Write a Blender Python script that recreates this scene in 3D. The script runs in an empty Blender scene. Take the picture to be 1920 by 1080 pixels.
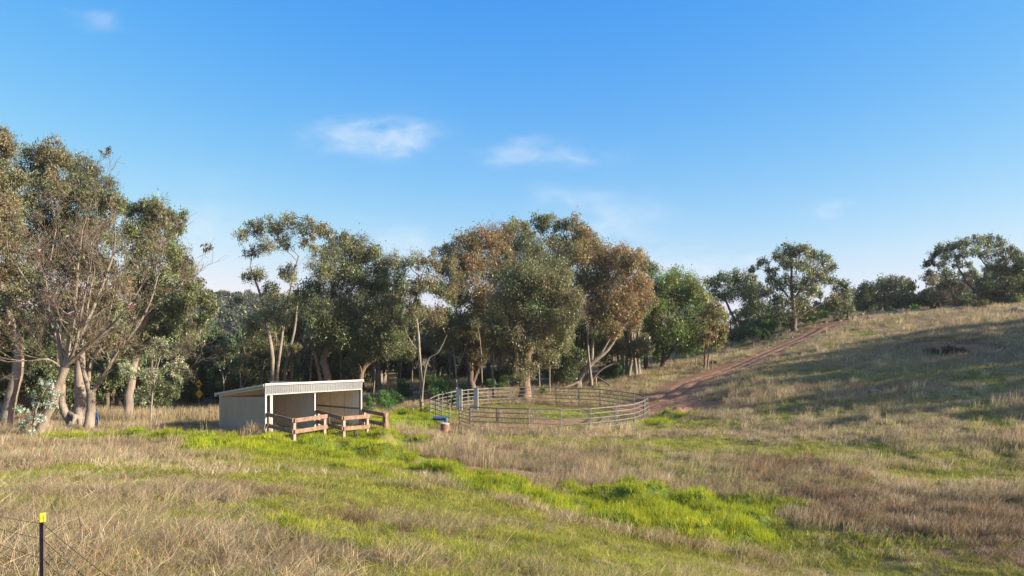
import bpy, math, random
import numpy as np
random.seed(7); RNG = np.random.default_rng(7)
R = math.radians
SC = bpy.context.scene
COL = SC.collection
# ---------------------------------------------------------------- camera
H = 8.0                       # camera height; the pen's ground is near z = 0.4
F = 1280.0; CX = 960.0; HY = 614.0
cam_d = bpy.data.cameras.new('camera'); cam = bpy.data.objects.new('camera', cam_d); COL.objects.link(cam)
cam_d.lens = 24.0; cam_d.sensor_width = 36.0; cam_d.shift_y = (HY-540)/1920.0
cam_d.clip_start = 0.1; cam_d.clip_end = 6000
cam.location = (0, 0, H); cam.rotation_euler = (R(90), 0, 0)
SC.camera = cam
# ---------------------------------------------------------------- light
SUN_AZ = -13.0      # degrees from +X towards +Y
SUN_EL = 21.0
sd = bpy.data.lights.new('sun', 'SUN'); sun = bpy.data.objects.new('sun', sd); COL.objects.link(sun)
sd.energy = 5.0; sd.angle = R(0.5); sd.color = (1.0, 0.86, 0.66)
sun.rotation_euler = (R(90-SUN_EL), 0, R(SUN_AZ+90))
SC.view_settings.view_transform = 'Standard'; SC.view_settings.look = 'None'
SC.view_settings.exposure = 1.38; SC.view_settings.gamma = 1.0
w = bpy.data.worlds.new('World'); SC.world = w; w.use_nodes = True
nt = w.node_tree; N = nt.nodes; L = nt.links
for n in list(N): N.remove(n)
wout = N.new('ShaderNodeOutputWorld'); bg = N.new('ShaderNodeBackground'); bg.inputs['Strength'].default_value = 0.0955
sky = N.new('ShaderNodeTexSky'); sky.sky_type = 'NISHITA'; sky.sun_disc = False
sky.sun_elevation = R(SUN_EL); sky.sun_rotation = R(90-SUN_AZ); sky.altitude = 500; sky.air_density = 1.0; sky.dust_density = 0.6; sky.ozone_density = 2.0
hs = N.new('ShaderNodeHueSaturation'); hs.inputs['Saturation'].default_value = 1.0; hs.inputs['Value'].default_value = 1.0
# thin cirrus, placed by direction on the sky sphere
def M(op, a, b=None, c=None):
    n = N.new('ShaderNodeMath'); n.operation = op
    for i, v in enumerate((a, b, c)):
        if v is None: continue
        if isinstance(v, (int, float)): n.inputs[i].default_value = v
        else: L.new(v, n.inputs[i])
    return n.outputs[0]
spc = N.new('ShaderNodeSeparateColor'); L.new(sky.outputs[0], spc.inputs[0])
cc = N.new('ShaderNodeCombineColor')
for i_, (pw, k_) in enumerate(((1.84, .209), (.78, .892), (.12, 3.14))): L.new(M('MULTIPLY', M('POWER', M('MAXIMUM', spc.outputs[i_], .001), pw), k_), cc.inputs[i_])
tc = N.new('ShaderNodeTexCoord'); sx = N.new('ShaderNodeSeparateXYZ'); L.new(tc.outputs['Generated'], sx.inputs[0])
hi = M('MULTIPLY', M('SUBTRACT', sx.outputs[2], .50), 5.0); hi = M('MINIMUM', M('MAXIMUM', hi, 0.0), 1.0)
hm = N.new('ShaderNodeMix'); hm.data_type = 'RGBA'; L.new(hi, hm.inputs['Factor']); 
hz_ = M('MULTIPLY', M('EXPONENT', M('MULTIPLY', M('MAXIMUM', sx.outputs[2], 0.0), -7.5)), .66)   # pale dust band low on the sky
hb = N.new('ShaderNodeMix'); hb.data_type = 'RGBA'; L.new(hz_, hb.inputs['Factor']); L.new(cc.outputs[0], hb.inputs[6]); hb.inputs[7].default_value = (3.0, 3.45, 3.9, 1); L.new(hb.outputs[2], hm.inputs[6])
zb = N.new('ShaderNodeMix'); zb.data_type = 'RGBA'; zb.blend_type = 'MULTIPLY'; zb.inputs['Factor'].default_value = 1.0; zb.inputs[7].default_value = (1.75, 1.5, 1.3, 1); L.new(sky.outputs[0], zb.inputs[6]); L.new(zb.outputs[2], hm.inputs[7]); L.new(hm.outputs[2], hs.inputs['Color'])  # unseen sky overhead brightened and warmed, added as fill light
yy = M('MAXIMUM', sx.outputs[1], 0.05)
u = M('DIVIDE', sx.outputs[0], yy); v = M('DIVIDE', sx.outputs[2], yy)
cmb = N.new('ShaderNodeCombineXYZ'); L.new(u, cmb.inputs[0]); L.new(M('MULTIPLY', v, 2.2), cmb.inputs[1])
ns = N.new('ShaderNodeTexNoise'); ns.inputs['Scale'].default_value = 13.0; ns.inputs['Detail'].default_value = 10; ns.inputs['Roughness'].default_value = 0.6; ns.inputs['Distortion'].default_value = 0.6
L.new(cmb.outputs[0], ns.inputs['Vector'])
nl = N.new('ShaderNodeTexNoise'); nl.inputs['Scale'].default_value = 14.0; nl.inputs['Detail'].default_value = 4
L.new(cmb.outputs[0], nl.inputs['Vector'])
nls = N.new('ShaderNodeSeparateXYZ'); L.new(nl.outputs['Color'], nls.inputs[0])
uw = M('ADD', u, M('MULTIPLY', M('SUBTRACT', nls.outputs[0], 0.5), 0.10))
vw = M('ADD', v, M('MULTIPLY', M('SUBTRACT', nls.outputs[1], 0.5), 0.05))
tot = None
for (px, py, rx, ry, a) in [(705,256,85,30,1.0),(650,243,55,18,.55),(760,270,40,20,.5),(960,288,60,20,.5),(1055,290,80,20,.6),(1085,375,90,22,.5),(1160,430,75,45,.75),
        (740,455,80,26,.8),(178,38,32,14,.45),(1552,392,26,14,.6),(390,460,75,80,.6),(1330,497,110,12,.8),(1845,322,30,8,.15),(1190,510,130,60,.5)]:
    du = M('DIVIDE', M('SUBTRACT', uw, (px-CX)/F), rx/F); dv = M('DIVIDE', M('SUBTRACT', vw, (HY-py)/F), ry/F)
    e = M('MULTIPLY', M('EXPONENT', M('MULTIPLY', M('ADD', M('MULTIPLY', du, du), M('MULTIPLY', dv, dv)), -0.9)), a)
    tot = e if tot is None else M('ADD', tot, e)
cf = M('MULTIPLY', tot, M('MINIMUM', M('MAXIMUM', M('MULTIPLY_ADD', ns.outputs['Fac'], 2.9, -.85), 0.0), 1.1))
cf = M('MINIMUM', cf, 0.85)
mx = N.new('ShaderNodeMix'); mx.data_type = 'RGBA'
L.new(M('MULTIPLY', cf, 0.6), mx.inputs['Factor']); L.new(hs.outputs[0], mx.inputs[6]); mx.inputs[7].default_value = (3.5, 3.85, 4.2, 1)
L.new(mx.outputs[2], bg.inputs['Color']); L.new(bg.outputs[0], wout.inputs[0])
cy = SC.cycles
cy.max_bounces = 6; cy.diffuse_bounces = 3; cy.glossy_bounces = 2; cy.transmission_bounces = 3; cy.transparent_max_bounces = 6
cy.sample_clamp_indirect = 6

# ---------------------------------------------------------------- helpers
def P(px, py, Y): return np.array([(px-CX)/F*Y, Y, H-(py-HY)/F*Y])
def tag(o, label=None, cat=None, group=None, kind=None):
    if label: o['label'] = label
    if cat: o['category'] = cat
    if group: o['group'] = group
    if kind: o['kind'] = kind
    return o
def empty(name, loc, rz=0.0, parent=None):
    o = bpy.data.objects.new(name, None); COL.objects.link(o); o.location = tuple(float(c) for c in loc); o.rotation_euler = (0, 0, rz); o.empty_display_size = 0.3
    if parent: o.parent = parent
    return o
def mesh_np(name, V, Fq, mat, parent=None, smooth=False, tint=None, origin=None, link=True, n=4):
    """V (N,3), Fq (M,n) int array, or a list of index tuples; world coordinates unless origin given"""
    V = np.asarray(V, dtype=np.float32).copy()
    if origin is not None: V -= np.asarray(origin, dtype=np.float32)
    me = bpy.data.meshes.new(name)
    if isinstance(Fq, np.ndarray):
        k = Fq.shape[1]
        me.vertices.add(len(V)); me.vertices.foreach_set('co', V.ravel())
        me.loops.add(Fq.size); me.loops.foreach_set('vertex_index', Fq.astype(np.int32).ravel())
        me.polygons.add(len(Fq)); me.polygons.foreach_set('loop_start', np.arange(0, Fq.size, k, dtype=np.int32))
        me.update(calc_edges=True)
    else:
        me.from_pydata(V.tolist(), [], [tuple(int(i) for i in f) for f in Fq])
    if smooth: me.polygons.foreach_set('use_smooth', np.ones(len(me.polygons), dtype=bool))
    if tint is not None:
        a = me.color_attributes.new('tint', 'FLOAT_COLOR', 'POINT')
        t = np.ones((len(V), 4), dtype=np.float32); t[:, :tint.shape[1]] = tint
        a.data.foreach_set('color', t.ravel())
    if mat is not None:
        for m_ in (mat if isinstance(mat, (list, tuple)) else [mat]): me.materials.append(m_)
    me.validate()
    o = bpy.data.objects.new(name, me)
    if link: COL.objects.link(o)
    if parent: o.parent = parent
    elif origin is not None: o.location = tuple(float(c) for c in origin)
    return o
class MB:
    """collects boxes, bars, tubes and lathes, builds them as one mesh"""
    def __init__(s): s.V = []; s.F = []
    def add(s, V, Fs):
        b = len(s.V); s.V += [tuple(float(c) for c in v) for v in V]; s.F += [tuple(int(i)+b for i in f) for f in Fs]
    def bar(s, a, b, wd, ht, up=(0, 0, 1)):
        a = np.array(a, float); b = np.array(b, float); d = b-a; d /= np.linalg.norm(d)
        up = np.array(up, float); sd_ = np.cross(d, up)
        if np.linalg.norm(sd_) < 1e-4: sd_ = np.cross(d, np.array([1.0, 0, 0]))
        sd_ /= np.linalg.norm(sd_); uu = np.cross(sd_, d)
        V = []
        for p in (a, b):
            for (i, j) in ((-1, -1), (1, -1), (1, 1), (-1, 1)): V.append(p+sd_*i*wd/2+uu*j*ht/2)
        s.add(V, [(3, 2, 1, 0), (4, 5, 6, 7), (0, 1, 5, 4), (1, 2, 6, 5), (2, 3, 7, 6), (3, 0, 4, 7)])
    def tube(s, pts, rad, n=8, cap=True):
        V, Fs = tube_np(pts, rad, n)
        Fs = [tuple(f) for f in Fs]
        if cap:
            Fs.append(tuple(range(n))[::-1]); k = len(V)-n; Fs.append(tuple(range(k, k+n)))
        s.add(V, Fs)
    def lathe(s, c, prof, n=20, axis=(0, 0, 1)):
        ax = np.array(axis, float); ax /= np.linalg.norm(ax)
        t = np.array([1.0, 0, 0]) if abs(ax[0]) < .9 else np.array([0, 1.0, 0])
        e1 = np.cross(ax, t); e1 /= np.linalg.norm(e1); e2 = np.cross(ax, e1)
        V = []; Fs = []
        for (r, h) in prof:
            for k in range(n):
                a = 2*math.pi*k/n; V.append(np.array(c)+ax*h+e1*r*math.cos(a)+e2*r*math.sin(a))
        for i in range(len(prof)-1):
            for k in range(n): Fs.append((i*n+k, i*n+(k+1) % n, (i+1)*n+(k+1) % n, (i+1)*n+k))
        Fs.append(tuple(range(n))[::-1]); b = (len(prof)-1)*n; Fs.append(tuple(range(b, b+n)))
        s.add(V, Fs)
    def build(s, name, mat, parent=None, smooth=False, origin=None, bevel=0):
        if parent is not None and origin is None: origin = parent.matrix_world.translation if False else PARENT_LOC(parent)
        o = mesh_np(name, s.V, s.F, mat, parent, smooth, origin=origin)
        if bevel:
            md = o.modifiers.new('bevel', 'BEVEL'); md.width = bevel; md.segments = 2; md.limit_method = 'ANGLE'
        return o
def PARENT_LOC(p):
    l = np.zeros(3)
    while p is not None: l += np.array(p.location); p = p.parent
    return l
def tube_np(pts, rad, n=6):
    pts = np.asarray(pts, float); m = len(pts); rad = np.broadcast_to(np.asarray(rad, float), (m,))
    T = np.gradient(pts, axis=0); T /= (np.linalg.norm(T, axis=1, keepdims=True)+1e-9)
    ref = np.array([0.31, 0.17, 0.93]) if abs(T[0, 2]) < .9 else np.array([0.93, 0.31, 0.17])
    A = np.cross(T, ref); A /= (np.linalg.norm(A, axis=1, keepdims=True)+1e-9); B = np.cross(T, A)
    th = np.arange(n)*2*math.pi/n
    V = pts[:, None, :]+rad[:, None, None]*(A[:, None, :]*np.cos(th)[None, :, None]+B[:, None, :]*np.sin(th)[None, :, None])
    i = np.arange(m-1)[:, None]*n; k = np.arange(n)[None, :]
    Fs = np.stack([i+k, i+(k+1) % n, i+n+(k+1) % n, i+n+k], axis=-1).reshape(-1, 4)
    return V.reshape(-1, 3), Fs
def tubes_np(lst):
    Vs = []; Fs = []; b = 0
    for (pts, rad, n) in lst:
        V, Fq = tube_np(pts, rad, n); Vs.append(V); Fs.append(Fq+b); b += len(V)
    return np.concatenate(Vs), np.concatenate(Fs)
def _h(ix, iy, seed):
    h = (ix.astype(np.int64)*374761393+iy.astype(np.int64)*668265263+seed*974634777) & 0xffffffff
    h = ((h ^ (h >> 13))*1274126177) & 0xffffffff
    return ((h ^ (h >> 16)) & 0xffff)/65535.0
def vn(x, y, seed=0):
    x = np.asarray(x, float); y = np.asarray(y, float)
    ix = np.floor(x); iy = np.floor(y); fx = x-ix; fy = y-iy; fx = fx*fx*(3-2*fx); fy = fy*fy*(3-2*fy)
    a = _h(ix, iy, seed); b = _h(ix+1, iy, seed); c = _h(ix, iy+1, seed); d = _h(ix+1, iy+1, seed)
    return (a*(1-fx)+b*fx)*(1-fy)+(c*(1-fx)+d*fx)*fy
def fbm(x, y, seed=0, o=3):
    s = 0; a = .5; t = 0
    for k in range(o): s = s+a*vn(x*2**k, y*2**k, seed+k*17); t += a; a *= .55
    return s/t
def sstep(a, b, x):
    t = np.clip((x-a)/(b-a), 0, 1); return t*t*(3-2*t)

# ---------------------------------------------------------------- materials
def mat(name, rgb=(.5, .5, .5), rough=.7, metal=0.0, noise=0.0, nscale=5.0, bump=0.0, bscale=30.0, stretch=(1, 1, 1), rgb2=None):
    m = bpy.data.materials.new(name); m.use_nodes = True; t = m.node_tree; b = t.nodes['Principled BSDF']
    b.inputs['Base Color'].default_value = (*rgb, 1); b.inputs['Roughness'].default_value = rough; b.inputs['Metallic'].default_value = metal
    if noise or rgb2:
        co = t.nodes.new('ShaderNodeTexCoord'); mp = t.nodes.new('ShaderNodeMapping'); mp.inputs['Scale'].default_value = stretch
        t.links.new(co.outputs['Object'], mp.inputs[0])
        n = t.nodes.new('ShaderNodeTexNoise'); n.inputs['Scale'].default_value = nscale; n.inputs['Detail'].default_value = 6; n.inputs['Roughness'].default_value = .65
        t.links.new(mp.outputs[0], n.inputs['Vector'])
        r = t.nodes.new('ShaderNodeValToRGB'); r.color_ramp.elements[0].position = .32; r.color_ramp.elements[1].position = .68
        c2 = rgb2 if rgb2 else tuple(min(1, c*(1+noise)) for c in rgb); c1 = rgb if rgb2 else tuple(c*(1-noise) for c in rgb)
        r.color_ramp.elements[0].color = (*c1, 1); r.color_ramp.elements[1].color = (*c2, 1)
        t.links.new(n.outputs['Fac'], r.inputs[0]); t.links.new(r.outputs[0], b.inputs['Base Color'])
        if bump:
            n2 = t.nodes.new('ShaderNodeTexNoise'); n2.inputs['Scale'].default_value = bscale; n2.inputs['Detail'].default_value = 5
            t.links.new(mp.outputs[0], n2.inputs['Vector'])
            bp = t.nodes.new('ShaderNodeBump'); bp.inputs['Strength'].default_value = bump; bp.inputs['Distance'].default_value = .05
            t.links.new(n2.outputs['Fac'], bp.inputs['Height']); t.links.new(bp.outputs[0], b.inputs['Normal'])
    return m
def leaf_mat(name, attr_type='GEOMETRY', trans=.42, rough=.42, spec=.45, grad=False):
    m = bpy.data.materials.new(name); m.use_nodes = True; t = m.node_tree
    for n in list(t.nodes): t.nodes.remove(n)
    out = t.nodes.new('ShaderNodeOutputMaterial'); at = t.nodes.new('ShaderNodeAttribute'); at.attribute_type = attr_type; at.attribute_name = 'tint'
    col = at.outputs['Color']
    if grad:
        a2 = t.nodes.new('ShaderNodeAttribute'); a2.attribute_name = 'vary'
        mm = t.nodes.new('ShaderNodeMix'); mm.data_type = 'RGBA'; mm.blend_type = 'MULTIPLY'; mm.inputs['Factor'].default_value = 1
        t.links.new(col, mm.inputs[6]); t.links.new(a2.outputs['Color'], mm.inputs[7]); col = mm.outputs[2]
    p = t.nodes.new('ShaderNodeBsdfPrincipled'); p.inputs['Roughness'].default_value = rough; p.inputs['Specular IOR Level'].default_value = spec
    tr = t.nodes.new('ShaderNodeBsdfTranslucent'); mx_ = t.nodes.new('ShaderNodeMixShader'); mx_.inputs[0].default_value = trans
    t.links.new(col, p.inputs['Base Color']); t.links.new(col, tr.inputs['Color'])
    t.links.new(p.outputs[0], mx_.inputs[1]); t.links.new(tr.outputs[0], mx_.inputs[2]); t.links.new(mx_.outputs[0], out.inputs[0])
    return m
def bark_mat(name, c1, c2, sc=2.5):
    return mat(name, c1, .85, rgb2=c2, nscale=sc, bump=.6, bscale=14, stretch=(1.6, 1.6, .35))
LEAF = leaf_mat('gum_leaves'); FINE = leaf_mat('wattle_leaves', trans=.4, rough=.6)
GRASS = leaf_mat('grass_blades', 'INSTANCER', trans=.45, rough=.6, spec=.2, grad=True)
BARK_PALE = bark_mat('pale_bark', (.115, .095, .072), (.30, .255, .205)); BARK_GREY = bark_mat('grey_bark', (.14, .115, .095), (.30, .25, .21))
BARK_DARK = bark_mat('dark_bark', (.075, .055, .045), (.17, .12, .09)); TWIG = bark_mat('twig_bark', (.09, .068, .05), (.22, .17, .135)); BARK_RED = bark_mat('stringy_bark', (.11, .07, .048), (.24, .165, .12))
# ---------------------------------------------------------------- terrain
CP = [  # (pixel x, pixel y, depth)
 (0,1080,7.5),(480,1080,8.5),(960,1080,10.5),(1250,1080,13.5),(1500,1080,19.5),(1700,1080,18.5),(1920,1080,17.5),
 (0,960,12),(480,960,14),(800,960,17.5),(1000,960,21.5),(1150,975,23.5),(1350,1000,22.8),(1250,940,27),(1500,960,25),(1750,960,23.5),(1920,960,23),
 (0,880,21),(400,880,23.5),(700,890,27),(880,897,30),(1050,880,35),(950,862,36),(1000,830,43),(830,830,40),(1200,880,35),(1200,830,44),(1400,880,33),(1650,880,31),(1920,880,30),
 (0,840,31),(250,837,33),(400,830,35),(498,812,38),(551,824,36.5),(600,826,37),(412,808,40.2),(700,822,39.5),(722,811,41.5),(688,813,40.3),(644,817,38.9),(609,815,38.9),(677,799,43.5),
 (170,806,39),(60,815,37),(300,800,45),(780,810,46),(750,785,54),
 (560,782,60),(380,787,60),(380,771,72),(100,787,58),(0,790,52),(100,774,72),
 (1245,760,62),(1270,720,72),(1360,690,79),(1480,642,88),(1545,612,95),(1300,785,53),
 (1150,722,78),(1060,735,75),(985,750,69),(1250,692,88),(1270,670,106),(1350,655,120),(1330,686,82),(1000,716,88),(860,728,80),(1420,655,92),
 (1450,800,46),(1450,740,56),(1450,690,69),(1450,662,80),(1600,800,42),(1600,740,52),(1600,680,66),(1600,632,82),(1600,601,96),
 (1750,800,38),(1750,700,54),(1750,640,69),(1750,588,92),(1920,800,36),(1920,700,49),(1920,640,63),(1920,575,88)]
Q = [P(*c) for c in CP]
for a in range(0, 360, 30):
    Q.append(np.array([2.2+9.3*math.cos(R(a)), 58+9.3*math.sin(R(a)), H-7.55]))
Q.append(np.array([2.2, 58, H-7.5]))
Q.append(np.array([-3.64, 5.3, H-2.72]))
for (x, y, z) in [(-100,150,-10),(0,150,-7),(45,113,0.3),(60,116,1.6),(80,116,3.2),(60,150,0),(120,150,4),(60,55,-.5),(75,62,2.2),(80,80,4.2),(60,20,-2.5),(35,10,-5),
        (-50,40,-7),(-40,15,-4.5),(-45,85,-9),(-80,60,-9),(0,2.5,-2.4),(-5,1,-2.2),(9,5,-4.8),(20,2,-5.2),(0,-20,-1.5),(-60,-40,-3),(60,-40,-4),(120,40,3),
        (20,135,-4),(45,135,-1),(-1000,1500,-12),(0,1500,-10),(1000,1500,-10),(-1000,0,-10),(1000,0,0),(0,-1000,0),(-300,300,-10),(0,300,-9),(300,300,-4)]:
    Q.append(np.array([x, y, H+z]))
Q = np.array(Q)
S_ = 50.0
def _u(r2): return np.where(r2 > 1e-12, r2*np.log(np.maximum(r2, 1e-12)), 0)*.5
def _fit(lam):
    n = len(Q); X = Q[:, :2]/S_; d2 = ((X[:, None]-X[None])**2).sum(-1); K = _u(d2)+lam*np.eye(n)
    Pm = np.c_[np.ones(n), X]; A = np.block([[K, Pm], [Pm.T, np.zeros((3, 3))]])
    return np.linalg.solve(A, np.r_[Q[:, 2], np.zeros(3)])
TPS = _fit(0.0004)
def base_h(x, y):
    x = np.asarray(x, float); y = np.asarray(y, float); sh = x.shape; x = x.ravel()/S_; y = y.ravel()/S_
    out = np.empty(len(x)); cx = Q[:, 0]/S_; cy_ = Q[:, 1]/S_; n = len(Q)
    for i in range(0, len(x), 20000):
        xs = x[i:i+20000]; ys = y[i:i+20000]
        out[i:i+20000] = _u((xs[:, None]-cx)**2+(ys[:, None]-cy_)**2) @ TPS[:n]+TPS[n]+TPS[n+1]*xs+TPS[n+2]*ys
    return out.reshape(sh)
_Ys = np.geomspace(4, 160, 900)
def G(px, py):
    """ground point seen at a pixel"""
    xs = (px-CX)/F*_Ys; hz = base_h(xs, _Ys); rz = H-(py-HY)/F*_Ys
    k = np.argmax(hz >= rz) if (hz >= rz).any() else len(_Ys)-1
    return np.array([xs[k], _Ys[k], hz[k]])
def cap_w(x, y, paths):
    tot = np.zeros(np.shape(x))
    for (pts, wd, s) in paths:
        d = np.full(np.shape(x), 1e9)
        for a, b in zip(pts[:-1], pts[1:]):
            ab = b[:2]-a[:2]; t = np.clip(((x-a[0])*ab[0]+(y-a[1])*ab[1])/(ab @ ab+1e-9), 0, 1)
            d = np.minimum(d, np.hypot(x-a[0]-ab[0]*t, y-a[1]-ab[1]*t))
        tot = np.maximum(tot, s*(1-sstep(.45, 1.25, d/wd)))
    return tot
def mk(lst): return [([G(*p) for p in pts], wd, s) for (pts, wd, s) in lst]
LUSH = mk([([(150,824),(260,820),(390,826)],1.9,1.0),([(430,835),(560,836),(720,822)],2.6,.95),([(745,800),(800,778)],3.0,1.0),([(560,812),(640,806),(700,808)],1.6,1.0),
 ([(600,842),(700,850),(760,864),(830,888),(900,906),(960,932),(1060,956),(1110,972)],1.8,1.0),([(1100,972),(1180,985),(1290,1000),(1380,1000)],1.5,1.0),([(1130,925),(1250,935),(1370,955)],2.0,1.0),([(1150,955),(1300,970),(1390,985)],1.8,1.0),([(700,850),(780,880)],1.6,.9),
 ([(560,850),(640,870),(720,900)],1.3,.62),([(540,1005),(620,1025),(690,1035)],.55,.9),([(430,850),(620,855)],1.5,.75),([(800,1000),(850,1015)],.5,.6),([(1000,1010),(1040,1030)],.4,.5),([(880,1060),(960,1066)],.4,.55),
 ([(1235,795),(1290,772)],1.7,.95),([(1050,780),(1130,775)],1.6,.7),([(940,760),(1130,772)],1.2,.4),([(1560,910),(1600,916)],.8,.45),([(1430,935),(1500,945)],.9,.6),([(1190,850),(1230,856)],.8,.6),([(1380,1000),(1430,1010)],1.2,.5)])
MIX = mk([([(480,860),(620,890),(760,930),(900,980),(1050,1030),(1250,1075)],3.6,.9),([(620,960),(760,1010),(900,1050),(1000,1075)],2.0,.7),([(420,845),(640,850)],2.5,.8),([(960,930),(1060,925),(1130,950)],1.8,.6),
 ([(980,830),(1150,835),(1300,830),(1400,850)],2.8,.85),([(1180,870),(1300,890),(1450,905)],2.4,.6),([(1500,850),(1700,865),(1920,880)],3.4,.7),([(1420,1000),(1560,1030),(1750,1065)],2.4,.7),([(1450,700),(1700,705),(1920,705)],4.0,.45),([(1500,765),(1700,770),(1900,785)],3.4,.45),([(1100,1000),(1300,1040),(1450,1070)],1.2,.45),
 ([(40,940),(200,960),(420,980)],.9,.5),([(250,890),(420,900)],.8,.35),([(880,760),(1100,772)],3.0,.4),([(1220,800),(1330,800)],2.4,.7)])
DIRT = mk([([(1215,766),(1255,742),(1300,715),(1390,684)],3.3,1.0),([(1390,684),(1440,663),(1480,645),(1545,615),(1580,600)],2.4,1.0),([(1290,768),(1235,762),(1270,735)],3.6,1.0),([(900,802),(1000,798),(1080,790)],1.8,.85),([(900,785),(960,778)],1.3,.5),
 ([(815,872),(880,886),(960,890)],1.2,1.0),([(1740,645),(1850,655)],1.3,.6),([(590,814),(640,818)],.5,.4),([(1330,700),(1430,672)],3.0,.55),([(720,834),(800,828)],1.4,.45),([(860,845),(960,850)],1.2,.4)])
RUST = mk([([(1440,875),(1560,925),(1680,960),(1920,990)],3.0,.62),([(1480,1000),(1600,1000)],2.0,.4),([(1750,640),(1850,655)],3.0,.85),([(1780,1020),(1920,1060)],2.0,.7),([(300,900),(560,940),(760,985)],1.3,.55),([(60,870),(400,860)],2.0,.35),([(900,1000),(1060,1030)],1.0,.5)])
DRY = mk([([(1000,770),(1180,765),(1215,790)],2.5,.9),([(880,880),(1000,870),(1100,850)],2.0,.6),([(1160,730),(1280,700)],3,1.0),([(0,845),(300,850),(520,860)],2.0,.9),([(1060,735),(960,755),(850,765)],2.2,.9)])
def zones(x, y):
    wx = (fbm(x*.9, y*.9, 5)-.5)*1.3; wy = (fbm(x*.9, y*.9, 9)-.5)*1.3
    k = np.clip(y/30, .25, 1)
    xx = x+wx*k; yy_ = y+wy*k
    return cap_w(xx, yy_, LUSH), cap_w(xx, yy_, DIRT), cap_w(xx, yy_, RUST), cap_w(xx, yy_, MIX)
def ground(x, y, zl=None):
    x = np.asarray(x, float); y = np.asarray(y, float)
    h = base_h(x, y)
    lush = cap_w(x, y, LUSH) if zl is None else zl
    near = sstep(3, 8, y)*(1-sstep(64, 76, y))
    yard = 1-np.clip(1-(np.hypot(x-2.2, y-58)-8)/3, 0, 1)
    shed = sstep(3.0, 6.0, np.hypot(x+12.8, y-41.5))
    lump = (fbm(x/1.25, y/1.1, 31, 2)-.45)*2.1*np.clip(lush-.35, 0, 1)*1.4
    rough = (fbm(x/2.6, y/2.2, 77, 3)-.5)*.38
    rut = np.zeros(np.shape(x))
    for pts in RUTS:
        for a, b in zip(pts[:-1], pts[1:]):
            ab = b[:2]-a[:2]; t = np.clip(((x-a[0])*ab[0]+(y-a[1])*ab[1])/(ab @ ab), 0, 1); rut = np.minimum(rut, -.16*np.exp(-((np.hypot(x-a[0]-ab[0]*t, y-a[1]-ab[1]*t)/.35)**2)))
    return h+rut+near*(.3+.7*yard)*(shed*.85+.15)*(lump*shed+rough)
_tp = [G(*q) for q in [(1232,752),(1262,738),(1300,715),(1390,684),(1440,663),(1480,645),(1545,615)]]
RUTS = [[q+np.array([s*.75, -s*.35, 0]) for q in _tp] for s in (-1, 1)]
def axis(lo, hi, flo, fhi, fs, g=1.22):
    a = list(np.arange(flo, fhi+1e-6, fs)); s = fs
    while a[-1] < hi: s *= g; a.append(a[-1]+s)
    s = fs
    while a[0] > lo: s *= g; a.insert(0, a[0]-s)
    return np.array(a)
gx = axis(-2500, 2500, -36, 62, .36); gy = axis(-900, 5000, 4, 104, .36)
GX, GY = np.meshgrid(gx, gy)
gl, gd, gr, gw = zones(GX, GY)
GZ = ground(GX, GY, gl)
far = sstep(200, 400, np.hypot(GX, GY)); GZ = GZ*(1-far)+(H-10)*far
nx, ny = len(gx), len(gy)
ii = (np.arange(ny-1)[:, None]*nx+np.arange(nx-1)[None, :]).ravel()
GF = np.stack([ii, ii+1, ii+nx+1, ii+nx], axis=-1)
tint = np.stack([gl.ravel(), gd.ravel(), gr.ravel()], axis=-1)
def ground_mat():
    m = bpy.data.materials.new('paddock_ground'); m.use_nodes = True; t = m.node_tree; b = t.nodes['Principled BSDF']; b.inputs['Roughness'].default_value = .95; b.inputs['Specular IOR Level'].default_value = .1
    co = t.nodes.new('ShaderNodeTexCoord')
    def noise(s, d=6):
        n = t.nodes.new('ShaderNodeTexNoise'); n.inputs['Scale'].default_value = s; n.inputs['Detail'].default_value = d; n.inputs['Roughness'].default_value = .7; t.links.new(co.outputs['Object'], n.inputs['Vector']); return n.outputs['Fac']
    def ramp(f, cs, a=.35, bb=.65):
        r = t.nodes.new('ShaderNodeValToRGB'); e = r.color_ramp.elements; e[0].position = a; e[1].position = bb; e[0].color = (*cs[0], 1); e[1].color = (*cs[1], 1); t.links.new(f, r.inputs[0]); return r.outputs[0]
    def mix(f, a, b_):
        x = t.nodes.new('ShaderNodeMix'); x.data_type = 'RGBA'; t.links.new(f, x.inputs['Factor']); t.links.new(a, x.inputs[6]); t.links.new(b_, x.inputs[7]); return x.outputs[2]
    at = t.nodes.new('ShaderNodeAttribute'); at.attribute_name = 'tint'; sp = t.nodes.new('ShaderNodeSeparateColor'); t.links.new(at.outputs['Color'], sp.inputs[0])
    c = ramp(noise(3.0), [(.11, .09, .045), (.26, .20, .115)])
    c = mix(sp.outputs[2], c, ramp(noise(4.0), [(.10, .06, .035), (.21, .13, .08)]))
    c = mix(sp.outputs[0], c, ramp(noise(5.0), [(.06, .10, .015), (.13, .19, .03)]))
    c = mix(sp.outputs[1], c, ramp(noise(1.6, 10), [(.16, .085, .055), (.36, .215, .15)]))
    c = mix(ramp(noise(9.0, 8), [(0, 0, 0), (.35, .35, .35)], .45, .7), c, ramp(noise(1.1), [(.12, .085, .06), (.30, .23, .16)]))
    t.links.new(c, b.inputs['Base Color'])
    bp = t.nodes.new('ShaderNodeBump'); bp.inputs['Strength'].default_value = .8; bp.inputs['Distance'].default_value = .12; t.links.new(noise(4, 10), bp.inputs['Height']); t.links.new(bp.outputs[0], b.inputs['Normal'])
    return m
go = mesh_np('ground', np.stack([GX.ravel(), GY.ravel(), GZ.ravel()], -1), GF, ground_mat(), smooth=True, tint=tint); go['kind'] = 'structure'
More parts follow.
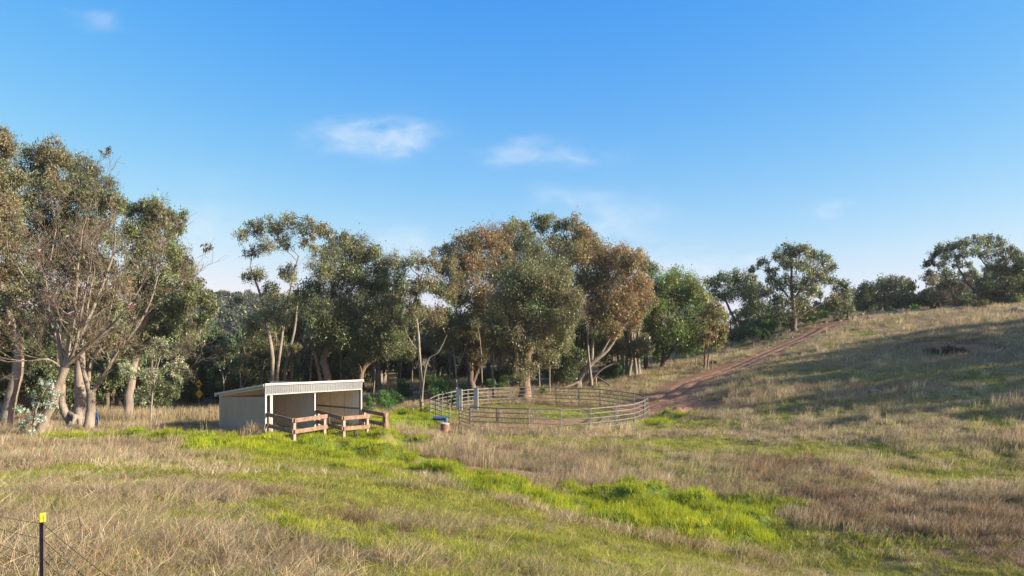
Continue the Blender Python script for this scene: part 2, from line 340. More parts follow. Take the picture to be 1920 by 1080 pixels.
# bilinear lookup in the finished sheet
def gz(x, y):
    x = np.asarray(x, float); y = np.asarray(y, float)
    i = np.clip(np.searchsorted(gx, x)-1, 0, nx-2); j = np.clip(np.searchsorted(gy, y)-1, 0, ny-2)
    fx = (x-gx[i])/(gx[i+1]-gx[i]); fy = (y-gy[j])/(gy[j+1]-gy[j])
    return (GZ[j, i]*(1-fx)+GZ[j, i+1]*fx)*(1-fy)+(GZ[j+1, i]*(1-fx)+GZ[j+1, i+1]*fx)*fy
def pg(px, Y, dz=0): x = (px-CX)/F*Y; return np.array([x, Y, float(gz(x, Y))+dz])
# road behind the trees
rp = np.array([(-110,64),(-70,68),(-32,71.5),(-14,76),(-5,82),(3,88.5),(14,97),(26,108),(36,121),(44,140),(50,170)], float)
tt = np.linspace(0, len(rp)-1, 160); rx_ = np.interp(tt, range(len(rp)), rp[:, 0]); ry_ = np.interp(tt, range(len(rp)), rp[:, 1])
for _ in range(6): rx_[1:-1] = (rx_[:-2]+rx_[2:]+rx_[1:-1]*2)/4; ry_[1:-1] = (ry_[:-2]+ry_[2:]+ry_[1:-1]*2)/4
dx = np.gradient(rx_); dy = np.gradient(ry_); dl = np.hypot(dx, dy); nxn = -dy/dl; nyn = dx/dl
V = []
for o_ in np.linspace(-3.2, 3.2, 7):
    X_ = rx_+nxn*o_; Y_ = ry_+nyn*o_; V.append(np.stack([X_, Y_, gz(X_, Y_)+.14-.01*abs(o_)], -1))
for s_ in (-3.21, 3.21):
    X_ = rx_+nxn*s_; Y_ = ry_+nyn*s_; E = np.stack([X_, Y_, gz(X_, Y_)-.3], -1)
    if s_ < 0: V.insert(0, E)
    else: V.append(E)
V = np.stack(V, 1); m_, k_ = V.shape[:2]; ii = (np.arange(m_-1)[:, None]*k_+np.arange(k_-1)[None]).ravel()
ro = mesh_np('road', V.reshape(-1, 3), np.stack([ii, ii+k_, ii+k_+1, ii+1], -1)[:, ::-1], mat('asphalt', (.05, .05, .055), .9, noise=.25, nscale=3), smooth=True); ro['kind'] = 'structure'
# ---------------------------------------------------------------- trees
def unit(v): return v/(np.linalg.norm(v, axis=-1, keepdims=True)+1e-9)
def leaf_quads(C, L_, wr, hang=.7, rng=RNG):
    n = len(C); a = unit(rng.normal(size=(n, 3))+np.array([0, 0, -hang*1.6])); s = unit(np.cross(a, rng.normal(size=(n, 3))))
    l = (L_*rng.uniform(.6, 1.35, n))[:, None]; w_ = l*wr
    V = np.stack([C-a*l/2, C+s*w_/2, C+a*l/2, C-s*w_/2], 1).reshape(-1, 3)
    return V, np.arange(4*n).reshape(-1, 4)
def foliage(clumps, L_, wr=.34, cover=2.2, cols=((.07, .085, .035),), tip=None, hang=.7, rng=RNG, flat=.8, spread=.42):
    """clumps [(centre, r)] -> leaf mesh arrays and twigs"""
    Vs, Fs, Ts, tw = [], [], [], []; b = 0
    for (c, r) in clumps:
        k = int(12+r*11); d = unit(rng.normal(size=(k, 3))); d[:, 2] *= flat
        pc = c+d*(r*rng.uniform(.35, 1.0, k))[:, None]; rp = r*rng.uniform(.15, .36, k)
        n = max(60, int(cover*math.pi*r*r/(.5*wr*L_*L_)))
        which = rng.choice(k, n, p=(rp**2)/(rp**2).sum())
        g = rng.normal(size=(n, 3)); g = g/np.maximum(1, np.linalg.norm(g, axis=1, keepdims=True)/2.6)*np.where(rng.random((n, 1)) < .12, 1.5, .95)
        C = pc[which]+g*(rp[which]*spread*1.3)[:, None]*np.array([.95, .95, 1.15])-np.array([0, 0, .25])*rp[which][:, None]
        V, Fq = leaf_quads(C, L_*rng.uniform(.65, 1.5, k)[which], wr, hang, rng)
        base = np.array(cols[rng.integers(len(cols))])*rng.uniform(.85, 1.2)
        pcol = base*rng.uniform(.85, 1.15, (k, 1))*(1+rng.normal(0, .05, (k, 3)))
        col = pcol[which]*rng.uniform(.5, 1.6, (n, 1))
        if tip is not None:
            f = (rng.random(k) < tip[1])[which]*rng.uniform(.3, 1, n); col = col*(1-f[:, None])+np.array(tip[0])*f[:, None]*rng.uniform(.75, 1.25, (n, 1))
        Vs.append(V); Fs.append(Fq+b); b += len(V); Ts.append(np.repeat(col, 4, axis=0))
        for q, rr in zip(pc[:7], rp[:7]): 
            mid = (c+q)/2+rng.normal(0, .08*r, 3)-np.array([0, 0, .1*r]); tw.append((np.array([c-np.array([0, 0, r*.2]), mid, q]), np.array([.035, .025, .01])*max(.5, min(1.6, r)), 3))
    return np.concatenate(Vs), np.concatenate(Fs), np.concatenate(Ts), tw
def smooth_path(pts, rad, n=4, jit=0.0, rng=RNG):
    pts = np.asarray(pts, float); m = len(pts); t = np.linspace(0, m-1, (m-1)*n+1); out = np.empty((len(t), 3))
    for j, tv in enumerate(t):
        i = min(int(tv), m-2); f = tv-i; p0 = pts[max(i-1, 0)]; p1 = pts[i]; p2 = pts[i+1]; p3 = pts[min(i+2, m-1)]
        out[j] = .5*((2*p1)+(-p0+p2)*f+(2*p0-5*p1+4*p2-p3)*f*f+(-p0+3*p1-3*p2+p3)*f**3)
    r = np.interp(t, range(m), rad)
    if jit: out[1:-1] += rng.normal(0, 1, (len(t)-2, 3))*(r[1:-1]*jit)[:, None]
    return out, r
def limbs_to(nodes, nr, clumps, rng=RNG, rmax=.2):
    """grow a limb from the nearest lower skeleton point to every clump"""
    out = []; nodes = [np.array(x) for x in nodes]; nr = list(nr); z0 = nodes[0][2]
    order = sorted(clumps, key=lambda cr: np.linalg.norm(cr[0]-nodes[-1]))
    for (c, r) in order:
        A = np.array(nodes); d = c-A; dist = np.linalg.norm(d, axis=1)
        cost = dist+2.2*np.maximum(0, dist*.35-d[:, 2])+rng.uniform(0, .3, len(dist)); i = int(np.argmin(cost)); a = A[i]; D = dist[i]
        if D < .2: continue
        ra = min(nr[i]*.72, .03+.022*D+.02*r, rmax)
        m1 = a+(c-a)*.35+np.array([0, 0, .10*D])+rng.normal(0, .05*D, 3); m2 = a+(c-a)*.7+np.array([0, 0, .08*D])+rng.normal(0, .05*D, 3)
        p, rr = smooth_path([a, m1, m2, c], [ra, ra*.75, ra*.5, .02], 4, .3, rng)
        out.append((p, rr, 5))
        for j in range(2, len(p), 2): nodes.append(p[j]); nr.append(rr[j])
    return out
def root_flare(pts, rad):
    return pts, rad*np.where(np.arange(len(rad)) == 0, 1.45, np.where(np.arange(len(rad)) == 1, 1.12, 1))
def make_tree(name, label, cat, base, trunks, clumps, bark, L_=.25, wr=.34, cover=2.2, cols=((.07, .085, .035),), tip=None, group=None, hang=.7, seed=1, mat_leaf=None, extra=(), rmax=.2, flat=.8, spread=.46):
    rng = np.random.default_rng(seed)
    root = empty(name, base); tag(root, label, cat, group)
    tb = []; nodes = []; nr = []
    for (pts, rad) in trunks:
        p, r = smooth_path(pts, rad, 4, .10, rng); p0 = p.copy(); 
        if abs(p[0][2]-base[2]) < .6: p[0][2] -= .3; p, r = root_flare(p, r)
        tb.append((p, r, 9)); k = int(len(p)*.35); nodes += list(p0[k:]); nr += list(r[k:])
    lim = limbs_to(nodes, nr, clumps, rng, rmax) if clumps else []
    if clumps:
        V, Fq, T, tw = foliage(clumps, L_, wr, cover, cols, tip, hang, rng, flat, spread)
        mesh_np('crown', V, Fq, mat_leaf or LEAF, root, tint=T, origin=base)
    else: tw = []
    V, Fq = tubes_np(tb+lim+tw+list(extra))
    mesh_np('trunk', V, Fq, bark, root, smooth=True, origin=base)
    return root
def px_clumps(lst, Y, depth=.6, seed=3, rs=1.0):
    rng = np.random.default_rng(seed); xs = [c[0] for c in lst]; hw = (max(xs)-min(xs))/2/F*Y
    out = []
    for c in lst:
        dy = rng.uniform(-1, 1)*hw*depth*.8; y = Y+dy
        out.append((P(c[0], c[1], y), c[2]/F*Y*rs))
    return out
def px_trunk(lst, Y0):
    """[(px,py,dY,radius)], the first point is set on the ground"""
    pts = []
    for i, (px, py, dY, r) in enumerate(lst):
        p = P(px, py, Y0+dY)
        if i == 0: p[2] = float(gz(p[0], p[1]))
        pts.append(p)
    return pts, [c[3] for c in lst]
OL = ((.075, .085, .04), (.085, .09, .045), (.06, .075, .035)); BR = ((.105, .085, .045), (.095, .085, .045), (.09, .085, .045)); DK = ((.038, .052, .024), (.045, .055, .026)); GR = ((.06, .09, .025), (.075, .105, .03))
PALE = ((.11, .115, .065), (.095, .105, .055))
BT = (.23, .155, .085)
def key(name, label, Y, trunk, clumps, bark=BARK_GREY, more=(), **kw):
    tr = [px_trunk(trunk, Y)]
    for t_ in more: 
        pts = [P(a, b, Y+c) for (a, b, c, r) in t_]
        if t_[0][1] > 680: pts[0][2] = float(gz(pts[0][0], pts[0][1]))
        tr.append((pts, [q[3] for q in t_]))
    L0 = kw.pop('L_', Y*.0030); dep = kw.pop('depth', .6); rs = kw.pop('rs', 1.0)*1.32; kw['cover'] = kw.get('cover', 2.2)*1.2; kw['cols'] = tuple(tuple(q*2.4 for q in c) for c in kw.get('cols', OL))
    seed = kw.get('seed', 1)
    return make_tree(name, label, 'tree', tr[0][0][0], tr, px_clumps(clumps, Y, dep, seed+50, rs), bark, L_=L0, **kw)
key('gum_tree', 'tall wispy gum with sky through its open top, behind the left of the shed', 72,
 [(505,748,0,.28),(512,690,0,.24),(503,620,0,.2),(490,560,.5,.14),(470,500,1,.08)],
 [(452,440,13),(478,430,18),(505,425,20),(540,422,22),(575,420,20),(605,428,16),(618,445,14),(472,470,13),(500,458,18),(535,455,16),(575,450,16),(480,512,17),(462,520,10),(505,545,20),(540,510,18),(560,560,22),(520,590,26),(478,600,22),(600,470,16),(450,560,10),(470,640,20),(520,650,22)],
 BARK_PALE, more=[[(512,690,0,.18),(530,620,0,.14),(545,540,0,.1),(560,480,0,.07)],[(528,748,1,.2),(535,690,1,.17),(552,620,1,.13),(558,560,1,.1)]], cols=OL, tip=(BT,.25), cover=1.5, seed=11, rs=.95)
key('gum_tree', 'broad rounded olive gum rising directly behind the shed roof', 65,
 [(612,750,0,.4),(614,705,0,.36),(608,670,0,.3),(640,600,0,.2),(660,540,0,.12)],
 [(640,470,26),(680,470,26),(712,488,26),(605,500,26),(650,510,32),(698,525,32),(732,530,24),(592,545,28),(640,560,34),(700,575,34),(745,560,20),(590,590,28),(630,618,32),(685,620,34),(730,640,30),(757,655,18),(600,640,20),(700,655,22),(652,450,18),(660,680,16),(745,600,22)],
 BARK_RED, more=[[(614,705,0,.2),(590,660,0,.15),(580,620,0,.1)],[(672,748,3,.3),(676,710,3,.28),(690,680,3,.24),(735,660,3,.14)]], cols=OL, tip=(PALE[0],.5), cover=2.3, seed=12)
key('gum_tree', 'slender pale gum with a dead forked side limb, right of the shed', 63,
 [(790,752,0,.17),(789,710,0,.15),(786,660,0,.13),(784,620,0,.11),(778,570,0,.09),(790,520,0,.06)],
 [(752,492,17),(780,486,18),(812,486,18),(842,498,16),(765,540,22),(805,530,20),(838,545,20),(780,580,20),(742,575,18),(820,590,20),(745,610,16),(858,520,12)],
 BARK_PALE, more=[[(789,705,0,.1),(800,680,-.3,.08),(822,660,-.6,.06),(838,628,-.8,.03)],[(786,660,0,.08),(770,640,0,.06),(757,610,0,.04)]], cols=OL, tip=(BT,.5), cover=1.5, seed=13)
key('gum_tree', 'brown-topped gum with a wide domed crown, left of the thick-trunked gum', 78,
 [(886,735,0,.4),(882,690,0,.35),(876,640,0,.28),(895,560,0,.2)],
 [(835,470,16),(845,500,24),(872,462,24),(905,450,26),(935,445,24),(885,505,32),(930,490,32),(955,520,28),(860,550,28),(912,560,32),(950,580,28),(870,610,28),(920,625,30),(830,540,18),(855,640,24),(900,660,24),(830,600,20)],
 BARK_DARK, more=[[(882,690,0,.22),(915,640,0,.18),(930,590,0,.12)]], cols=BR+OL[:1], tip=(BT,.45), cover=2.4, seed=14)
key('gum_tree', 'high dark olive gum top standing above the brown domed crown', 86,
 [(935,735,0,.35),(940,650,0,.3),(955,540,0,.2),(965,470,0,.12)],
 [(950,430,17),(972,424,17),(990,440,14),(960,455,20),(985,470,20),(1000,500,20),(975,510,24),(930,520,20)], BARK_DARK, cols=OL, tip=(BT,.1), cover=2.0, seed=15)
key('gum_tree', 'thick stringy-barked gum whose trunk stands against the far rail of the round pen', 69,
 [(985,752,0,.62),(984,715,0,.56),(985,680,0,.5),(998,640,0,.34),(1010,580,0,.22),(1015,530,0,.12)],
 [(1000,462,26),(1032,500,32),(985,515,32),(945,560,28),(1000,570,34),(1048,560,30),(1065,592,24),(960,620,28),(1010,628,32),(1056,632,24),(945,662,22),(985,685,24),(975,705,14),(1030,668,20),(1020,535,32),(960,520,24),(1075,560,20),(930,610,20),(1050,520,26)],
 BARK_RED, more=[[(985,690,0,.3),(965,650,0,.2),(955,600,0,.14)]], cols=OL+BR[2:], tip=((.20,.18,.11),.5), cover=2.4, seed=16)
key('gum_tree', 'tallest gum top with two separate leafy heads above the centre of the stand', 83,
 [(1058,722,0,.42),(1056,690,0,.38),(1054,640,0,.32),(1060,540,0,.2),(1065,470,0,.12)],
 [(1012,420,15),(1030,414,15),(1048,424,13),(1070,418,16),(1088,432,16),(1105,445,14),(1050,450,22),(1080,462,24),(1110,480,20),(1060,490,28),(1040,480,22)], BARK_RED, more=[[(1056,690,0,.2),(1046,650,-.5,.16),(1030,610,-.5,.1)]], cols=OL, tip=(BT,.25), cover=1.9, seed=17)
key('leaning_gum_tree', 'leaning many-stemmed gum with pale limbs fanning right and orange-brown crown', 78,
 [(1083,724,0,.42),(1095,700,0,.36),(1110,680,0,.3),(1140,655,0,.2),(1170,610,0,.15),(1195,575,0,.1)],
 [(1085,475,26),(1110,470,24),(1135,480,26),(1165,470,16),(1158,515,30),(1120,525,34),(1180,500,22),(1198,535,24),(1212,560,16),(1160,565,30),(1120,590,26),(1182,598,20),(1085,530,28),(1100,565,26),(1150,615,16),(1195,480,14),(1090,440,16)],
 BARK_PALE, more=[[(1110,680,0,.2),(1112,640,0,.16),(1120,590,0,.1),(1140,520,0,.07)],[(1110,682,-.3,.16),(1102,640,-.5,.12),(1110,600,-.5,.1),(1150,540,-.5,.06)],[(1100,690,0,.14),(1125,695,-.4,.1),(1150,682,-.5,.06)],[(1125,666,0,.15),(1150,620,0,.12),(1175,550,0,.08)]],
 cols=((.115,.085,.042),(.10,.085,.042),(.085,.085,.04)), tip=(BT,.35), cover=2.1, seed=18)
key('gum_tree', 'mixed olive and rust gum at the right end of the tall stand', 92,
 [(1212,690,0,.3),(1210,650,0,.26),(1208,580,0,.18),(1208,520,0,.1)],
 [(1190,485,15),(1205,492,15),(1218,505,15),(1224,540,18),(1205,530,18),(1200,575,22),(1225,590,22),(1190,620,24),(1222,630,24),(1180,650,24),(1160,640,18)], BARK_DARK, cols=OL, tip=(BT,.35), cover=2.1, seed=19)
key('round_tree', 'rounded bright green tree with dark forked trunks beside the road', 92,
 [(1243,692,0,.36),(1243,670,0,.32),(1240,640,0,.24),(1235,590,0,.16)],
 [(1248,525,22),(1275,522,22),(1300,535,20),(1270,555,30),(1310,562,22),(1240,575,30),(1298,600,30),(1260,612,30),(1222,622,26),(1325,590,18),(1310,635,22),(1280,648,20),(1235,652,18),(1218,570,18),(1332,620,14),(1205,600,16)],
 BARK_DARK, more=[[(1245,680,0,.2),(1262,655,0,.16),(1280,620,0,.1)],[(1241,680,0,.18),(1230,655,0,.14),(1225,630,0,.1)]], cols=GR, tip=((.14,.13,.04),.35), cover=2.4, seed=20)
key('small_tree', 'small golden-tipped tree with a thin straight trunk at the edge of the red track', 80,
 [(1321,688,0,.17),(1322,668,0,.15),(1324,640,0,.11),(1332,600,0,.07)],
 [(1322,560,10),(1335,575,14),(1345,592,14),(1325,595,16),(1350,612,12),(1332,620,16),(1350,636,11),(1318,635,12),(1338,645,12),(1356,625,8)], BARK_RED, more=[[(1326,687,0,.1),(1330,660,0,.09),(1340,630,0,.06)]], cols=((.10,.10,.04),(.11,.095,.04)), tip=(BT,.3), cover=2.2, seed=21)
key('gum_tree', 'dark backlit gum with leaning trunks and sky gaps, left of the big ridge gum', 106,
 [(1386,648,0,.3),(1382,610,0,.24),(1368,580,0,.18),(1355,550,0,.12)],
 [(1338,530,13),(1355,522,14),(1378,522,16),(1402,524,16),(1345,552,16),(1370,545,16),(1395,552,20),(1422,545,16),(1412,572,20),(1440,580,18),(1395,585,14),(1445,600,14),(1428,610,16)], BARK_DARK, more=[[(1405,648,0,.24),(1404,600,0,.18),(1420,560,0,.1)]], cols=DK+OL[2:], cover=1.9, seed=22)
key('gum_tree', 'big open-crowned gum standing alone on the ridge above the red track', 97,
 [(1489,618,0,.42),(1489,595,0,.36),(1486,560,0,.26),(1484,520,0,.16),(1486,490,0,.1)],
 [(1414,503,8),(1430,492,10),(1445,505,11),(1462,476,13),(1482,468,14),(1505,468,14),(1525,480,14),(1545,488,13),(1556,502,12),(1478,492,16),(1508,500,18),(1535,515,16),(1452,525,15),(1480,530,20),(1512,540,20),(1465,562,18),(1498,572,20),(1435,545,12),(1555,525,10),(1470,590,16),(1520,580,14)],
 BARK_DARK, more=[[(1489,600,0,.18),(1512,585,0,.14),(1535,572,0,.1),(1560,555,0,.06)],[(1488,570,0,.16),(1465,540,0,.12),(1440,510,0,.06)],[(1488,560,0,.16),(1512,530,0,.12),(1535,495,0,.06)]], cols=DK+OL[:2], tip=((.10,.11,.045),.25), cover=1.75, seed=23, depth=.5)
key('leafy_tree', 'low leafy tree at the right foot of the big ridge gum', 99,
 [(1590,607,0,.2),(1588,580,0,.16),(1582,550,0,.1)], [(1575,535,11),(1590,535,10),(1583,552,15),(1570,572,15),(1592,580,12),(1578,595,12),(1560,560,12)], BARK_DARK, cols=OL, cover=2.0, seed=24)
key('bushy_tree', 'wide low bushy tree on the ridge between the two tallest ridge gums', 112,
 [(1662,592,0,.25),(1662,570,0,.2),(1660,550,0,.14)],
 [(1612,552,14),(1630,540,15),(1655,535,16),(1680,530,14),(1698,536,14),(1645,560,20),(1675,560,20),(1705,562,16),(1620,575,16),(1722,565,11),(1640,580,14),(1690,582,14),(1712,535,8)], BARK_DARK, cols=DK+OL[2:], tip=((.12,.11,.05),.25), cover=2.4, seed=25)
key('domed_gum_tree', 'large gum with flat domed canopy over bare stems, right end of the ridge', 105,
 [(1842,582,0,.4),(1842,560,0,.34),(1845,530,0,.26),(1850,500,0,.16)],
 [(1742,492,9),(1755,478,11),(1770,466,12),(1788,462,12),(1808,456,12),(1828,451,12),(1850,450,13),(1872,457,12),(1888,468,11),(1898,482,9),(1780,480,11),(1805,476,12),(1835,474,12),(1862,476,13),(1880,488,10),(1765,495,9),(1815,496,8),(1795,495,8),(1740,510,6)],
 BARK_DARK, more=[[(1842,560,0,.2),(1815,530,0,.16),(1795,500,0,.1)],[(1844,545,0,.2),(1865,515,0,.14),(1875,490,0,.08)],[(1800,585,1,.2),(1785,550,1,.16),(1770,510,1,.1)]], cols=DK+OL[:1], cover=1.9, seed=26, depth=.35)
key('gum_tree', 'dark rounded gum at the right edge, before the domed gum', 98,
 [(1886,585,0,.35),(1886,560,0,.3),(1885,530,0,.2)],
 [(1868,505,15),(1895,505,17),(1920,495,16),(1850,530,18),(1885,535,24),(1920,530,24),(1860,560,18),(1900,562,20),(1945,520,22),(1940,550,20),(1908,478,10)], BARK_DARK, cols=DK, tip=((.09,.085,.04),.2), cover=2.3, seed=27)
key('thicket_tree', 'grey twiggy thicket under the left side of the domed gum', 110,
 [(1765,590,0,.14),(1760,560,0,.1),(1750,530,0,.06)],
 [(1742,520,12),(1758,532,15),(1785,525,15),(1812,530,16),(1745,555,14),(1775,555,18),(1808,560,16),(1830,565,12),(1760,576,10)], BARK_GREY, more=[[(1780,590,0,.1),(1800,560,0,.06),(1815,530,0,.04)]], cols=((.075,.07,.045),)+DK, cover=1.6, seed=28)
# ---- left group
key('gum_tree', 'largest leafy gum on the left, behind the bare fanning branches', 47,
 [(150,800,0,.4),(150,740,0,.36),(150,660,0,.3),(140,560,0,.24),(130,460,0,.18),(120,380,0,.1)],
 [(62,292,28),(100,285,26),(135,305,26),(165,325,26),(192,355,26),(210,385,22),(70,335,30),(115,345,34),(155,380,34),(60,385,30),(100,410,34),(145,430,34),(190,430,32),(45,440,30),(85,470,34),(130,490,34),(180,500,34),(60,530,32),(110,560,34),(160,570,32),(210,550,30),(80,610,30),(140,630,30),(200,620,30)],
 BARK_GREY, cols=((.07,.08,.04),(.08,.082,.042),(.06,.072,.036)), tip=((.18,.13,.08),.25), cover=2.1, seed=31, L_=.17)
key('gum_tree', 'dark green gum with several leafy lobes stepping down towards the far hill', 50,
 [(240,790,0,.35),(242,740,0,.3),(255,670,0,.24),(275,580,0,.18),(290,500,0,.12)],
 [(250,392,19),(275,385,19),(300,392,22),(325,405,18),(330,430,14),(295,425,24),(260,430,26),(300,460,26),(328,480,26),(265,480,28),(345,505,20),(310,520,30),(350,535,24),(375,560,19),(392,575,13),(335,575,26),(280,570,30),(250,530,28),(375,600,15),(345,620,22),(300,630,26),(255,640,26),(390,595,12)],
 BARK_GREY, cols=((.062,.078,.036),(.075,.088,.04)), tip=((.15,.13,.07),.25), cover=2.4, seed=32, L_=.18)
key('gum_tree', 'gum cut by the left edge of the photo with a smooth grey trunk', 42,
 [(10,782,0,.36),(22,740,0,.33),(34,690,0,.3),(30,630,0,.24),(10,560,0,.18),(-10,480,0,.14)],
 [(-5,255,24),(8,268,22),(-10,300,34),(15,330,24),(5,380,30),(-30,370,40),(20,420,24),(-10,450,36),(10,500,30),(-30,520,36),(25,560,24),(0,600,30),(30,610,18),(-40,620,36)],
 BARK_PALE, cols=((.075,.082,.04),(.085,.082,.045)), tip=((.19,.14,.085),.3), cover=2.2, seed=33, L_=.16)
key('sapling', 'grey-green sapling with drooping leaf sprays between the bare gums and the road sign', 46,
 [(282,797,0,.07),(284,760,0,.06),(290,710,0,.045),(300,670,0,.03)],
 [(268,735,11),(300,640,13),(288,670,14),(320,660,13),(280,700,13),(318,690,13),(340,680,11),(250,700,12),(335,710,9),(262,750,9),(235,690,11)], BARK_GREY, cols=((.14,.155,.10),(.11,.125,.075)), cover=1.3, seed=34, L_=.15)
key('blue_gum_sapling', 'sapling with round silvery leaves in front of the leaning bare gum', 35,
 [(68,824,0,.05),(62,790,0,.04),(75,750,0,.03),(90,720,0,.02)],
 [(92,722,9),(78,716,7),(102,738,8),(60,740,7),(70,758,10),(92,760,9),(45,770,8),(55,790,10),(75,785,9),(40,800,7),(58,812,7),(34,765,6),(104,760,6)], BARK_GREY, cols=((.15,.175,.145),(.12,.145,.11)), cover=1.0, seed=35, L_=.10, wr=.6)
def grow(p, d, ln, r, dep, out, rng, up=.10, end=None):
    if dep == 0 or ln < .25: return
    n = 5; pts = [p]; dd = d.copy()
    for i in range(n):
        dd = unit(dd+rng.normal(0, .16, 3)+np.array([0, 0, up])); pts.append(pts[-1]+dd*ln/n)
    pts = np.array(pts); out.append((pts, np.linspace(r, max(r*.35, .006), n+1), 4 if r < .05 else 6))
    for k in range(rng.integers(3, 5)):
        i = rng.integers(2, n+1); nd = unit(unit(pts[i]-pts[i-1])+rng.normal(0, .55, 3)); grow(pts[i], nd, ln*rng.uniform(.45, .72), max(r*.35, .006)+r*.2*(n-i)/n, dep-1, out, rng, up)
def bare_tree(name, label, Y, trunks, dep, seed, bark, ln=2.4, sprigs=None, cols=None, k_sub=4, up=.1):
    rng = np.random.default_rng(seed); out = []; pts, rad = px_trunk(trunks[0], Y); base = pts[0].copy(); tips = []; rad = [q*.85 for q in rad]
    for j, tr in enumerate(trunks):
        if j: pts = [P(a, b, Y+c) for (a, b, c, r) in tr]; rad = [q[3]*.72 for q in tr]
        p, r = smooth_path(pts, rad, 4, .12, rng)
        if j == 0: p[0][2] -= .3; p, r = root_flare(p, r)
        out.append((p, r, 10))
        if j == 0: continue
        for q in range(k_sub*2):
            i = rng.integers(int(len(p)*.3), len(p)); d = unit(unit(p[i]-p[i-1])+rng.normal(0, .45, 3)); grow(p[i], d, ln*rng.uniform(.5, 1), max(.012, r[i]*.5), dep, out, rng, up)
        grow(p[-1], unit(p[-1]-p[-2]), ln, r[-1], dep, out, rng, up); tips.append(p[-1])
    root = empty(name, base); tag(root, label, 'tree')
    big = [o_ for o_ in out if o_[1][0] >= .045]; fine_ = [o_ for o_ in out if o_[1][0] < .045]
    V, Fq = tubes_np(big); mesh_np('trunk', V, Fq, bark, root, smooth=True, origin=base); V, Fq = tubes_np(fine_); mesh_np('twigs', V, Fq, TWIG, root, smooth=True, origin=base)
    if sprigs:
        ends = [o_[0][-1] for o_ in out if o_[1][0] < .03]; sel = rng.choice(len(ends), min(sprigs, len(ends)), replace=False)
        V, Fq, T, _ = foliage([(ends[i], .32) for i in sel], .15, .34, .7, cols or OL, None, .8, rng)
        mesh_np('crown', V, Fq, LEAF, root, tint=T, origin=base)
    return root
bare_tree('bare_gum_tree', 'leaning gum with a fan of nearly leafless branches, nearest of the left group', 36,
 [[(70,832,0,.30),(88,780,0,.27),(108,725,0,.25),(122,688,0,.24)],
  [(122,688,0,.2),(140,650,.3,.17),(165,600,.5,.12),(190,540,.8,.09),(212,480,1,.06)],
  [(122,688,0,.17),(150,662,-.3,.13),(195,625,-.6,.10),(240,575,-.9,.07),(275,520,-1,.04)],
  [(118,695,0,.17),(112,650,.2,.15),(104,605,.5,.12),(78,560,.8,.09),(45,520,1,.06),(15,470,1.2,.035)],
  [(120,690,0,.16),(132,630,0,.13),(142,560,0,.10),(146,500,0,.07),(155,430,0,.04)],
  [(116,690,0,.09),(90,674,-.5,.07),(50,677,-1,.055),(5,672,-1.4,.03)],
  [(126,680,0,.12),(142,645,-.8,.1),(155,570,-1.2,.07),(170,500,-1.6,.04)],
  [(104,605,.5,.10),(100,560,.2,.09),(94,500,0,.06),(105,430,0,.03)]], 4, 41, BARK_PALE, 2.3, 90, ((.11,.10,.06),), 4)
bare_tree('bare_gum_tree', 'forked gum with sunlit bare right limb at the left end of the mound', 39,
 [[(166,806,0,.33),(170,775,0,.29),(171,750,0,.28),(169,735,0,.27)],
  [(169,742,0,.19),(192,708,0,.16),(212,675,0,.14),(235,642,0,.12),(262,605,0,.10),(284,560,0,.07),(298,510,0,.04)],
  [(169,738,0,.2),(158,700,0,.17),(152,655,.2,.14),(160,600,.4,.1),(172,530,.5,.06)],
  [(166,715,0,.15),(172,680,.4,.13),(188,640,.6,.1),(205,590,.8,.07),(214,530,1,.04)],
  [(238,640,0,.07),(265,648,-.4,.06),(298,648,-.7,.04),(335,660,-1,.02)],
  [(270,592,0,.07),(300,565,-.4,.05),(335,545,-.7,.03)]], 3, 42, BARK_PALE, 2.0, 60, ((.11,.10,.06),), 4)
t2 = bare_tree('bare_gum_tree', 'hollow-based gum on splayed roots between the leaning and the forked bare gums', 41,
 [[(140,808,0,.26),(127,785,0,.25),(118,758,0,.23),(116,720,0,.22)],
  [(116,722,0,.2),(122,680,0,.17),(130,630,0,.14),(140,570,0,.1),(150,500,0,.06)],
  [(119,700,0,.14),(112,650,0,.12),(95,600,0,.09),(88,540,0,.05)]], 3, 43, BARK_PALE, 2.0, 40, None, 3)
t2.children[0].data  # trunk
b_ = MB(); o0 = PARENT_LOC(t2)
for pl in ([(130,775,0,.13),(140,782,-.3,.12),(136,796,-.5,.1),(134,812,-.6,.12)], [(140,780,-.2,.14),(148,785,0,.15),(150,798,.1,.14),(154,812,.2,.16)]):
    pts = [P(a, b, 41+c) for (a, b, c, r) in pl]; pts[-1][2] = float(gz(pts[-1][0], pts[-1][1]))-.2; p, r = smooth_path(pts, [q[3] for q in pl], 4, .1); b_.tube(p, r, 9)
b_.build('splayed_root', BARK_GREY, t2, smooth=True)
# ---- generic trees for the shaded stand, copied
def proto(seed, h, wd, cols, bark, cover=2.3, n=16, low=.25, L_=.3, tip=None, stems=2):
    rng = np.random.default_rng(seed); trs = []; base = np.zeros(3)
    for s in range(stems):
        a = rng.uniform(0, 6.28); b = np.array([math.cos(a), math.sin(a), 0])*(0 if s == 0 else .5)
        top = np.array([rng.uniform(-.15, .15)*wd, rng.uniform(-.15, .15)*wd, h*.75])+b*2.2
        trs.append(([b*1.0, b*1.2+top*.3+rng.normal(0, .12, 3), b+top*.65+rng.normal(0, .2, 3), top], [.26-.05*s, .2, .15, .07]))
    cl = []
    for i in range(n):
        t = rng.uniform(low, .93); rad = wd/2*math.sqrt(max(.12, 1-((t-.55)/.5)**2)); a = rng.uniform(0, 6.28); q = rad*math.sqrt(rng.uniform(.1, 1))*.85
        cl.append((np.array([q*math.cos(a), q*math.sin(a), t*h]), wd*rng.uniform(.13, .21)))
    return make_tree('stand_tree', None, None, base, trs, cl, bark, L_=L_, cover=cover, cols=cols, tip=tip, seed=seed)
